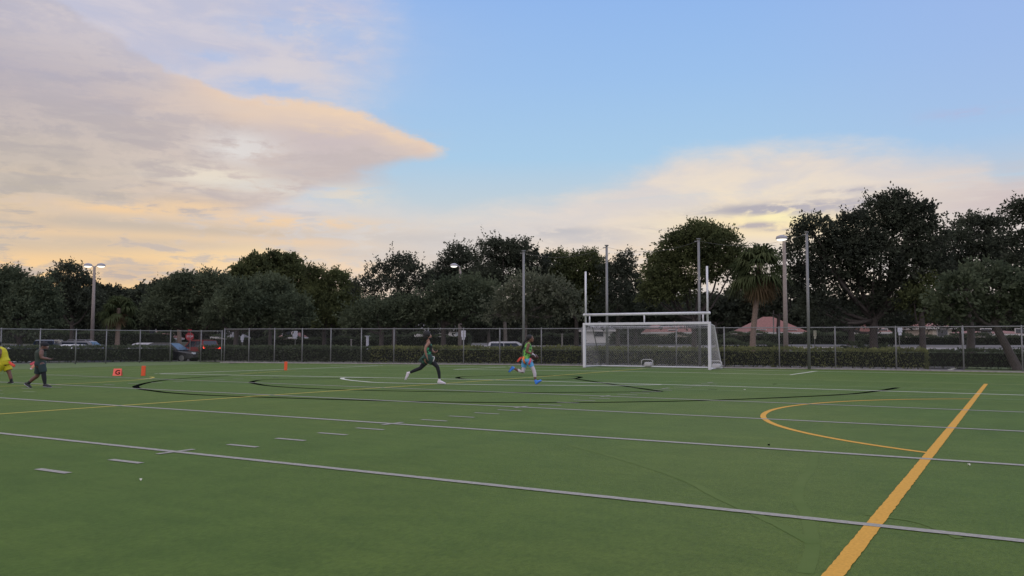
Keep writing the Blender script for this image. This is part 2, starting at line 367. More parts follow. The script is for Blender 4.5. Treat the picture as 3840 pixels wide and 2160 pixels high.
L_palm = leafmat('palm_leaves', (.036, .052, .026), (.088, .105, .050), .3)
L_dead = leafmat('palm_dead', (.11, .075, .045), (.20, .15, .09), .3)
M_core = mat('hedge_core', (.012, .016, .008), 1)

# ---------------------------------------------------------------- ground, field, roads
bm = bmesh.new()
gx = list(np.concatenate([[-900, -500, -300, -200, -150], np.arange(-125, 61, 3.0), [80, 120, 200, 400, 900]]))
gy = list(np.concatenate([[-900, -300, -100, -40], np.arange(-10, 141, 3.0), [160, 200, 300, 500, 1500]]))
vs = [[bm.verts.new((x, y, zg(x, y)-.03)) for y in gy] for x in gx]
for i in range(len(gx)-1):
    for j in range(len(gy)-1): bm.faces.new((vs[i][j], vs[i+1][j], vs[i+1][j+1], vs[i][j+1]))
struct('ground', bm, M_soil)
FL = [gp(-140, 1377), gp(0, 1370.5), gp(147, 1368), gp(282, 1365), gp(396, 1362.5), gp(523, 1360), gp(637, 1358.5), gp(752, 1358), gp(840, 1359)]
FR = [gp(840, 1359), gp(932, 1360.3), gp(1028, 1361.4), gp(1132, 1362.3), gp(1239.5, 1363), gp(1354, 1364), gp(1476.5, 1365), gp(1605, 1366.2), gp(1738, 1367.3), gp(1874, 1368),
      gp(2030, 1369.6), gp(2183, 1371.8), gp(2356, 1374.2), gp(2537, 1377), gp(2717, 1380), gp(2923.6, 1382.3), gp(3134, 1385), gp(3362, 1388.5), gp(3615, 1393), gp(3836, 1397), gp(4130, 1403)]
TL = [gp(-500, 1404), gp(0, 1387.6), gp(400, 1375.5), gp(720, 1366.6), gp(866, 1363.6)]
TR = [p + Vector((0.0, -.45, 0)) for p in FR[1:]]
bm = bmesh.new()
def fillpoly(bm, pts):
    from mathutils.geometry import tessellate_polygon
    vs_ = [bm.verts.new(p) for p in pts]
    for t in tessellate_polygon([[Vector(p) for p in pts]]):
        try: bm.faces.new([vs_[i] for i in t])
        except Exception: pass
fillpoly(bm, [(-39, -40, 0), (60, -40, 0), (60, TR[-1].y, 0)] + [(p.x, p.y, 0) for p in reversed(TR)] + [(p.x, p.y, 0) for p in reversed(TL)])
struct('turf_field', bm, M_turf)
# natural grass between the turf edge and the left fence
bm = bmesh.new(); out = [gp(-600, 1370), gp(-140, 1377-9), gp(282, 1358), gp(523, 1354), gp(637, 1353), gp(752, 1353.5), gp(850, 1358)]
fillpoly(bm, [(p.x, p.y, -.012) for p in TL] + [(p.x, p.y, -.012) for p in reversed(out)])
struct('grass_strip', bm, M_grass)
def ribbon(bm, pts, w, z, jitter=0.0, step=None):
    pts = [Vector((p[0], p[1], z*.35)) for p in pts]
    if step:
        q = []
        for a, b in zip(pts, pts[1:]):
            n = max(1, int((b-a).length/step)); q += [a.lerp(b, i/n) for i in range(n)]
        pts = q+[pts[-1]]
    L = []
    for i, p in enumerate(pts):
        t = (pts[min(i+1, len(pts)-1)]-pts[max(0, i-1)]).normalized(); nrm = Vector((-t.y, t.x, 0))
        a = w/2 + R_.uniform(-jitter, jitter); b = w/2 + R_.uniform(-jitter, jitter)
        L.append((bm.verts.new(p+nrm*a), bm.verts.new(p-nrm*b)))
    for a, b in zip(L, L[1:]): bm.faces.new((a[0], a[1], b[1], b[0]))
bm = bmesh.new(); ribbon(bm, TL, .10, .006); struct('turf_edging', bm, M_black)
bm = bmesh.new()                              # concrete kerb under the far fence
for a, b in zip(FR, FR[1:]):
    if a.x < -50: continue
    c = (a+b)/2; box(bm, (c.x, c.y-.15, .02), ((b-a).length+.0, .42, .07), math.atan2(b.y-a.y, b.x-a.x))
struct('kerb', bm, M_conc)
def strip_follow(name, e0, e1, x0, x1, m, lift):
    bm = bmesh.new(); es = np.linspace(e0, e1, 6); prev = None
    for e in es:
        z = float(np.interp(e, PROF_E, PROF_Z))+lift; cur = [bm.verts.new((x0, 49.5+e, z)), bm.verts.new((x1, 49.5+e, z))]
        if prev: bm.faces.new((prev[0], prev[1], cur[1], cur[0]))
        prev = cur
    struct(name, bm, m)
strip_follow('sidewalk', 30, 33.4, -62, 70, M_conc, .02)
strip_follow('street', 35, 44, -62, 70, M_road, .0)
strip_follow('grass_verge', 24, 29.5, -62, 70, M_grass, -.01)
bm = bmesh.new()
for q in [[(-86, 14), (-54.5, 14), (-54.5, 51.8), (-86, 51.8)], [(-86, 52), (1.5, 52), (1.5, 71), (-86, 71)]]: poly(bm, [(x, y, .004-.02) for x, y in q])
struct('parking_lot', bm, M_asph)
bm = bmesh.new()
poly(bm, [tuple(gp(*q, -.008)) for q in [(3505, 1391), (3640, 1391), (3640, 1372), (3530, 1372)]]); struct('driveway', bm, M_asph)
bm = bmesh.new(); a, b = gp(3561, 1387), gp(3592, 1378.5); ribbon(bm, [a, b], .25, .03); struct('driveway_kerb', bm, M_white)
bm = bmesh.new(); poly(bm, [tuple(gp(*q, -.006)) for q in [(3600, 1395), (4300, 1406), (4300, 1370), (3640, 1372)]]); struct('grass_patch', bm, M_grass)

# ---------------------------------------------------------------- painted markings
Y0 = 7.483; YS = 4.572
bm = bmesh.new()
for k in range(-2, 4): ribbon(bm, [(-37, Y0+YS*k), (40, Y0+YS*k)], .115 if k < 1 else .14, .020, .005 if k < 2 else 0, .06 if k < 2 else 2)
struct('yard_lines', bm, M_gray)
bm = bmesh.new()
for k in (4, 5, 6, 7): ribbon(bm, [(-37, Y0+YS*k if k < 7 else 41.9), (40, Y0+YS*k if k < 7 else 41.9)], .05, .016)
struct('faint_yard_lines', bm, M_pale)
bm = bmesh.new()
for k in range(-10, 26):
    y = Y0+YS*k/5
    if k % 5 == 0: ribbon(bm, [(-9.72, y-.29), (-9.72, y+.29)], .09, .024)
    else: ribbon(bm, [(-9.77, y), (-9.17, y)], .10, .020)
for k in range(5, 22):
    if k % 5: ribbon(bm, [(-26.6, Y0+YS*k/5), (-26.0, Y0+YS*k/5)], .08, .020)
struct('hash_marks', bm, M_gray)
bm = bmesh.new()
P = lambda L: [gp(x, y) for x, y in L]
ribbon(bm, P([(581, 1402), (875, 1407), (1280, 1414), (1827, 1424.5), (2560, 1444.4)])+[Vector((0, 28.05, 0)), Vector((40, 28.05, 0))], .17, .020)
ribbon(bm, P([(582, 1402.6), (994, 1388), (1300, 1377), (1434, 1371)]), .18, .020)
ribbon(bm, P([(1240, 1369.6), (1649, 1373.8), (2191, 1379.4), (2700, 1386.8), (3420, 1399), (3840, 1407)])+[Vector((40, 45.4, 0))], .17, .020)
ribbon(bm, P([(1702, 1385.8), (2191, 1391), (2560, 1397), (2962.5, 1406), (3062, 1392)]), .17, .020)
ribbon(bm, P([(1702, 1385.8), (1931, 1375)]), .15, .020)
ribbon(bm, spline(P([(1429, 1417), (1340, 1416), (1290, 1417), (1284, 1420.5), (1303, 1425), (1360, 1431), (1429, 1435.5), (1648, 1440), (1926, 1444.4), (2174, 1446), (2373, 1444.8), (2480, 1443)])), .17, .022)
struct('white_lines', bm, M_white)
bm = bmesh.new()
ribbon(bm, P([(-60, 1403), (400, 1390), (720, 1379), (973, 1371), (1240, 1369.6)]), .08, .016)
ribbon(bm, P([(67, 1412.7), (229, 1405.7), (350, 1402)]), .10, .016)
ribbon(bm, P([(0, 1435), (196, 1422.5), (419, 1414)]), .06, .016)
ribbon(bm, P([(87, 1468.5), (134, 1470)]), .1, .016); ribbon(bm, P([(0, 1477), (12, 1477)]), .1, .016)
struct('faded_white_lines', bm, M_pale)
bm = bmesh.new()
ribbon(bm, spline(P([(861, 1408.6), (767, 1413.9), (680, 1420), (606, 1427), (550, 1436.5), (516, 1446), (509, 1451), (527, 1459), (582, 1467), (646, 1474), (820, 1484), (1280, 1499), (1528, 1505.5), (1800, 1509), (2075, 1510), (2300, 1508.4), (2560, 1504), (2759, 1498), (2957.5, 1490), (3176, 1478.7), (3295, 1465.8), (3367.5, 1453.4)])), .21, .010)
ribbon(bm, spline(P([(1400, 1418.6), (1151, 1421.5), (1020, 1423.6), (972, 1426), (948, 1431), (945, 1435.5), (968, 1441), (1008, 1447), (1099, 1453.5), (1273.5, 1461), (1503.6, 1466.8), (1752, 1470), (2025, 1472), (2423, 1469.4), (2477, 1467.6)])), .21, .010)
ribbon(bm, spline(P([(1761, 1423), (1724, 1419.5), (1716, 1416.5), (1735, 1413), (1800, 1410.6), (1876, 1409), (1965, 1408), (2060, 1408.6), (2130, 1410), (2172, 1413), (2174, 1416), (2150, 1420.6), (2080, 1423), (1960, 1424.8), (1850, 1424.5), (1761, 1423)])), .21, .010)
ribbon(bm, P([(2154, 1420.6), (2477.5, 1467.8)]), .21, .010)
ribbon(bm, P([(200, 1424.5), (300, 1422), (470, 1415)]), .07, .010); ribbon(bm, P([(893, 1407), (1011, 1401.6)]), .09, .010)
ribbon(bm, P([(2898, 1440.3), (2913, 1440.8)]), .25, .010); ribbon(bm, P([(2655, 1459.5), (2690, 1461)]), .10, .010); ribbon(bm, P([(1022, 1416), (1046, 1416.6)]), .12, .010); ribbon(bm, P([(1214, 1403.6), (1232, 1404.2)]), .12, .010)
struct('black_arcs', bm, M_black)
bm = bmesh.new()
top = gp(3705, 1440); ribbon(bm, [(-1.06, -6), (-1.06, top.y)], .125, .014, .0045, .07)
c = Vector((2.756, 19.119, 0)); a0 = math.atan2(Y0*0+12.6-c.y, -1.06-c.x)
arc = [Vector((c.x+7.444*math.cos(a), c.y+7.444*math.sin(a), 0)) for a in np.linspace(math.acos((-1.06-c.x)/7.444), 2*math.pi-math.acos((-1.06-c.x)/7.444), 260)]
ribbon(bm, arc, .11, .010, .004)
ribbon(bm, [(-1.06, top.y), (12, top.y)], .06, .010)
struct('orange_lines', bm, M_orange)
bm = bmesh.new()
ribbon(bm, [(-17.75, -2), (-17.68, 16), (-17.45, 25), (-17.45, 33), (-17.9, 44.5)], .13, .012)
ribbon(bm, spline(P([(-60, 1451), (0, 1449), (149, 1444.2), (300, 1438), (422, 1431), (500, 1426), (546.6, 1421.5), (570, 1417.5), (574, 1414.6), (560, 1413)])), .11, .012)
ribbon(bm, P([(900, 1403), (1081, 1389.8), (1112, 1389.2)]), .08, .012)
struct('yellow_lines', bm, M_yellow)
bm = bmesh.new()                              # traces of older, worn-off lines
ribbon(bm, spline(P([(3037, 1529), (3075, 1545), (3096, 1572), (3100, 1600), (3078, 1640), (3058, 1680), (3050, 1730), (3040, 1760), (3000, 1815), (2992, 1870), (3020, 1920), (3040, 1990), (3045, 2060), (3020, 2150)]), 20), .11, .004, .006)
ribbon(bm, spline(P([(2140, 1670), (2350, 1728), (2560, 1797), (2700, 1868), (2900, 1960), (3050, 2040)]), 20), .10, .007, .006)
ribbon(bm, spline(P([(3250, 1930), (3450, 1960), (3600, 2020)]), 20), .08, .009, .006)
struct('worn_line_traces', bm, M_faded)

# ---------------------------------------------------------------- fences
def fence(pts, tall, name, label, seed):
    root = thing(name, label, 'fence', pts[0])
    for p in pts:
        b = bmesh.new(); tube(b, [p+Vector((0, 0, -.1)), p+Vector((0, 0, tall))], .036, 8); ball(b, p+Vector((0, 0, tall)), .04, seg=8)
        child('fence_post', b, M_galv, root, True)
    b = bmesh.new(); tube(b, [p+Vector((0, 0, tall-.03)) for p in pts], .026, 6); child('top_rail', b, M_galv, root, True)
    b = bmesh.new(); tube(b, [p+Vector((0, 0, .06)) for p in pts], .007, 4); child('bottom_wire', b, M_galv, root)
    # chain-link fabric: crossing diagonal wires
    seg = [0]
    for a, c in zip(pts, pts[1:]): seg.append(seg[-1]+(c-a).length)
    T = seg[-1]; xs = np.array([p.x for p in pts]); ys = np.array([p.y for p in pts])
    Hh = tall-.06; run = Hh*.62; quads = []
    s = np.arange(-run, T, .11)
    for sgn in (1, -1):
        s0 = s if sgn > 0 else s+run; s1 = s+run if sgn > 0 else s
        z0 = np.full(len(s), .04); z1 = np.full(len(s), .04+Hh)
        k0 = np.clip(s0, 0, T); k1 = np.clip(s1, 0, T)
        f0 = (k0-s0)/(s1-s0); f1 = (k1-s0)/(s1-s0); za = z0+f0*Hh; zb = z0+f1*Hh
        A = np.stack([np.interp(k0, seg, xs), np.interp(k0, seg, ys), za], 1); B = np.stack([np.interp(k1, seg, xs), np.interp(k1, seg, ys), zb], 1)
        t = .0034; w = np.array([t, 0, 0]); h = np.array([0, t, 0]); u = np.array([-t*.5, -t*.5, 0])
        for e, g in ((w, h), (h, u), (u, w)): quads.append(np.stack([A+e, B+e, B+g, A+g], 1))
    V = np.concatenate(quads) - np.array(root.location)
    o = link('wire_mesh', quadmesh('wire_mesh', V), M_wire, root)
    return root
fence(FR, 2.33, 'chain_link_fence', 'long grey chain-link fence running behind the soccer goal and the runners', 1)
fence([p for p in FL[:-1]]+[FL[-1]+Vector((-.12, -.12, 0))], 2.2, 'chain_link_fence', 'grey chain-link fence beside the grass strip at the far left', 2)

# ---------------------------------------------------------------- hedges
def hedge(a, b, z0, z1, thick, m, label, seed, dens=190, leaf=.13, name='hedge', rag=.06, cat='hedge'):
    rng = np.random.default_rng(seed); L = (b-a).length; d = (b-a).normalized(); n = Vector((-d.y, d.x, 0))
    root = thing(name, label, cat, a)
    bmx = bmesh.new(); c = (a+b)/2; box(bmx, (c.x, c.y, (z0+.12+z1)/2-.06), (L-.16, thick-.2, z1-z0-.2), math.atan2(d.y, d.x))  # near-black box inside the leaves paints the hedge's inner shade
    for s in np.arange(.4, L, .55):
        q = a+d*s+n*rng.uniform(-.2, .2)*thick; tube(bmx, [Vector((q.x, q.y, z0-.15)), Vector((q.x+rng.uniform(-.1, .1), q.y, z0+.3))], .025, 4)
    child('shade_core_and_stems', bmx, M_core, root)
    def face(N, f): return f(rng.uniform(0, 1, N), rng.uniform(0, 1, N))
    H = z1-z0; parts = []
    wob = lambda s: .5*np.sin(s*1.7+seed)+.5*np.sin(s*.63+2*seed)
    Nf = int(L*H*dens); u, v = rng.uniform(0, L, Nf), rng.uniform(0, 1, Nf)
    parts.append((u, np.full(Nf, -thick/2)+wob(u)*rag*.7, z0+v*H, np.array([0, -1, .2])))
    Nf = int(L*H*dens*.6); u, v = rng.uniform(0, L, Nf), rng.uniform(0, 1, Nf); parts.append((u, np.full(Nf, thick/2), z0+v*H, np.array([0, 1, .2])))
    Nt = int(L*thick*dens*1.2); u, v = rng.uniform(0, L, Nt), rng.uniform(-.5, .5, Nt); parts.append((u, v*thick, np.full(Nt, z1)+wob(u*1.3)*rag, np.array([0, 0, 1])))
    for s in (0, L):
        Ne = int(thick*H*dens); u, v = rng.uniform(-.5, .5, Ne), rng.uniform(0, 1, Ne); parts.append((np.full(Ne, s), u*thick, z0+v*H, np.array([1 if s else -1, 0, .2])))
    Ps, Ds, Ti = [], [], []
    for u, v, z, dr in parts:
        P0 = np.stack([a.x+d.x*u+n.x*v, a.y+d.y*u+n.y*v, z], 1)+rng.normal(size=(len(u), 3))*.05
        Ps.append(P0); w = d*dr[0]+n*dr[1]; Ds.append(np.tile([w.x, w.y, dr[2]], (len(u), 1)))
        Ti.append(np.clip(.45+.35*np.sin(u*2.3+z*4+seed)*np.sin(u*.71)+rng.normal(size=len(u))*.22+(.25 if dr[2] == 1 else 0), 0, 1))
    P0 = np.concatenate(Ps); P0[:, 2] = np.maximum(P0[:, 2], z0+.0)
    V = leafquads(P0, leaf, rng, 0, .6, np.concatenate(Ds)*1.0)-np.array(a)
    link('foliage', quadmesh('foliage', V, np.concatenate(Ti)), m, root)
    return root
h1a, h1b = onground(-160, 55.5), onground(640, 61.5)
hedge(h1a, h1b, .0, 1.02, 1.1, L_hedge2, 'dark clipped hedge at the far left in front of the parked cars', 3, rag=.03)
def along(xs, off):                            # point just behind the far fence line, under image column xs
    d = ray(xs, 1300); px = [p.x for p in FR]; py = [p.y for p in FR]
    lo, hi = 20, 90
    for _ in range(40):
        t = (lo+hi)/2; x, y = d.x*t, d.y*t
        if y > np.interp(x, px, py)+off: hi = t
        else: lo = t
    return Vector((d.x*lo, d.y*lo, 0))
HQ = [along(x, 1.6) for x in (762, 1400, 2200, 2900, 3470)]
HQ[0] = onground(762, 60.5)
lab = ['dark clipped hedge just right of the driveway gap, behind the first orange pylon side of the fence', 'clipped hedge behind the fence and the runner in black', 'clipped hedge seen through the fence and the goal net',
       'yellow-green clipped hedge right of the goal, ending near the dark driveway']
lab[0] = 'dark clipped hedge behind the fence, between the driveway gap and the runner in black'
for i in range(4):
    hedge(HQ[i], HQ[i+1], .03, 1.04, 1.1, [L_hedge2, L_hedge, L_hedge, L_hedge][i], lab[i], 10+i, rag=.05)
hedge(onground(3470, 50), onground(4000, 46), .0, .98, 1.6, L_hedge2, 'low dark hedge behind the driveway at the far right', 21, dens=140)

# far hedges and shrubs on the rise beyond the street
def bush_band(x0, x1, depth, zt, label, m, seed, name='hedge', cat='hedge', rag=.3):
    a, b = onground(x0, depth), onground(x1, depth); z = min(a.z, b.z)
    a.z = b.z = z; hedge(a, b, z-.1, zt, 2.0, m, label, seed, dens=70, leaf=.2, rag=rag, name=name, cat=cat)
bush_band(-200, 640, 92, 2.3, 'shrubbery far behind the parked cars at the left edge', L_hedge2, 31)
bush_band(800, 1420, 96, 1.75, 'dark shrub row beyond the street, between the blue-white sign and the runner in black', L_hedge2, 32)
bush_band(1380, 1760, 97, 2.1, 'shrub row beyond the street behind the Y-shaped dark trunk', L_mid, 33)
bush_band(1980, 2190, 97, 2.1, 'small shrub row beyond the street just left of the goal', L_mid, 34)
bush_band(2290, 2600, 97, 2.15, 'green shrub row beyond the street, seen through the goal net', L_mid, 35)
bush_band(2600, 3240, 92, 2.3, 'green shrub row in front of the red-roofed house', L_mid, 36)
bush_band(3240, 3900, 88, 2.1, 'green shrub row in front of the cream house at the right', L_mid, 37)
bush_band(2700, 2930, 66, 1.3, 'dark shrub clump behind the leaning palm trunk', L_hedge2, 38)
bush_band(3180, 3330, 62, 1.2, 'low rounded dark shrub right of the big dark trunk', L_hedge2, 39)

# ---------------------------------------------------------------- trees
def tree(label, depth, lobes, base=None, m=L_dark, dens=1.0, leaf=.17, bark=M_bark, sprig=.75, seed=1, tr=.26, fork=None, squash=.9, name='tree', extra=0.0, low=True, lean=None):
    """lobes: (x, y, r) in display px of the photo, at the tree's own distance"""
    rng = np.random.default_rng(seed); k = F/depth
    lob = []
    for (x, y, r) in lobes:
        rm = r*D/k; c = at(x*D, y*D, depth+rng.uniform(-.8, .8)*rm); lob.append((c, rm))
    cx = base if base is not None else sum(l[0] for l in lobes)/len(lobes)
    b = onground(cx*D, depth); root = thing(name, label, 'tree', b)
    zb = b.z; zmin = min(c.z-r for c, r in lob); zm = fork if fork else max(zb+1.8, min(zmin+.6, zb+3.2)); top = Vector((b.x, b.y, zm))
    if lean is not None: t2 = at(lean[0]*D, lean[1]*D, depth); top = t2
    bmx = bmesh.new()
    mid = b.lerp(top, .5)+Vector((rng.uniform(-.12, .12), rng.uniform(-.12, .12), 0))
    tube(bmx, [b-Vector((0, 0, .2)), b+Vector((0, 0, .12)), mid, top, top+Vector((0, 0, .3))], [tr*1.7, tr*1.2, tr*.95, tr*.85, tr*.6], 9)
    for c, r in lob:
        s = top + Vector((0, 0, rng.uniform(-.25, .15))); md = s.lerp(c, .5); md.z -= .12*(c-s).length; md += Vector(rng.normal(size=3)*.25)
        w = tr*.50; tube(bmx, spline([s, md, c], 3), [w, w*.9, w*.8, w*.7, w*.6, w*.45, w*.35], 6)
        for j in range(7):
            dd = Vector(rng.normal(size=3)); dd.z += .5; dd.normalize(); e = c+dd*r*.85; q = c.lerp(e, .5)+Vector(rng.normal(size=3)*.12*r)
            tube(bmx, [c, q, e], [w*.35, w*.22, .012], 4)
    child('trunk', bmx, bark, root, True)
    Pl, Dl, Tl = [], [], []
    for c, r in lob:
        n = int(dens*(5.6 if depth < 91 else 4.3)*4*math.pi*r*r/.42); v = rng.normal(size=(n, 3)); v /= np.linalg.norm(v, axis=1)[:, None]
        if low: v[:, 2] = np.where(v[:, 2] < -.55, -v[:, 2], v[:, 2])
        rad = r*(rng.uniform(.25, 1.0, n)**.45)
        # lumpy outline and clumps
        ph = rng.uniform(0, 6.28, 6)
        lump = 1+.13*np.sin(v[:, 0]*5+ph[0])*np.sin(v[:, 2]*6+ph[1])+.10*np.sin(v[:, 0]*11+ph[2]+v[:, 1]*9)*np.cos(v[:, 2]*12+ph[3])
        keep = rng.uniform(size=n) < np.clip(.85+.4*np.sin(v[:, 0]*7+ph[4]+v[:, 1]*4)*np.sin(v[:, 2]*8+ph[5]), .25, 1)
        v, rad, lump = v[keep], rad[keep], lump[keep]; n = len(v)
        p = np.array(c)+v*(rad*lump)[:, None]*np.array([1, 1, squash])
        dirs = v*.8+rng.normal(size=(n, 3))*.6; dirs[:, 2] += .25; dirs /= np.linalg.norm(dirs, axis=1)[:, None]
        ln = sprig*rng.uniform(.4, 1.2, n)*(1+extra*(rng.uniform(size=n) < .15))
        clump = np.clip(.5+.4*np.sin(p[:, 0]*1.3+ph[0])*np.sin(p[:, 2]*1.9+ph[1])+rng.normal(size=n)*.15, 0, 1)
        K = 13
        for j in range(K):
            f = (j+rng.uniform(size=n))/K
            q = p+dirs*(ln*f)[:, None]+rng.normal(size=(n, 3))*(.15*(1-.6*f))[:, None]
            Pl.append(q); Dl.append(dirs); Tl.append(np.clip(clump+rng.normal(size=n)*.15, 0, 1))
    dp_low = depth < 140; P0 = np.concatenate(Pl); keep = P0[:, 2] > zb+(1.0 if dp_low else .1)
    P0 = P0[keep]; Dl = np.concatenate(Dl)[keep]; Tl = np.concatenate(Tl)[keep]
    V = leafquads(P0, leaf, rng, .15, .55, Dl)-np.array(b)
    link('crown', quadmesh('crown', V, Tl), m, root)
    return root

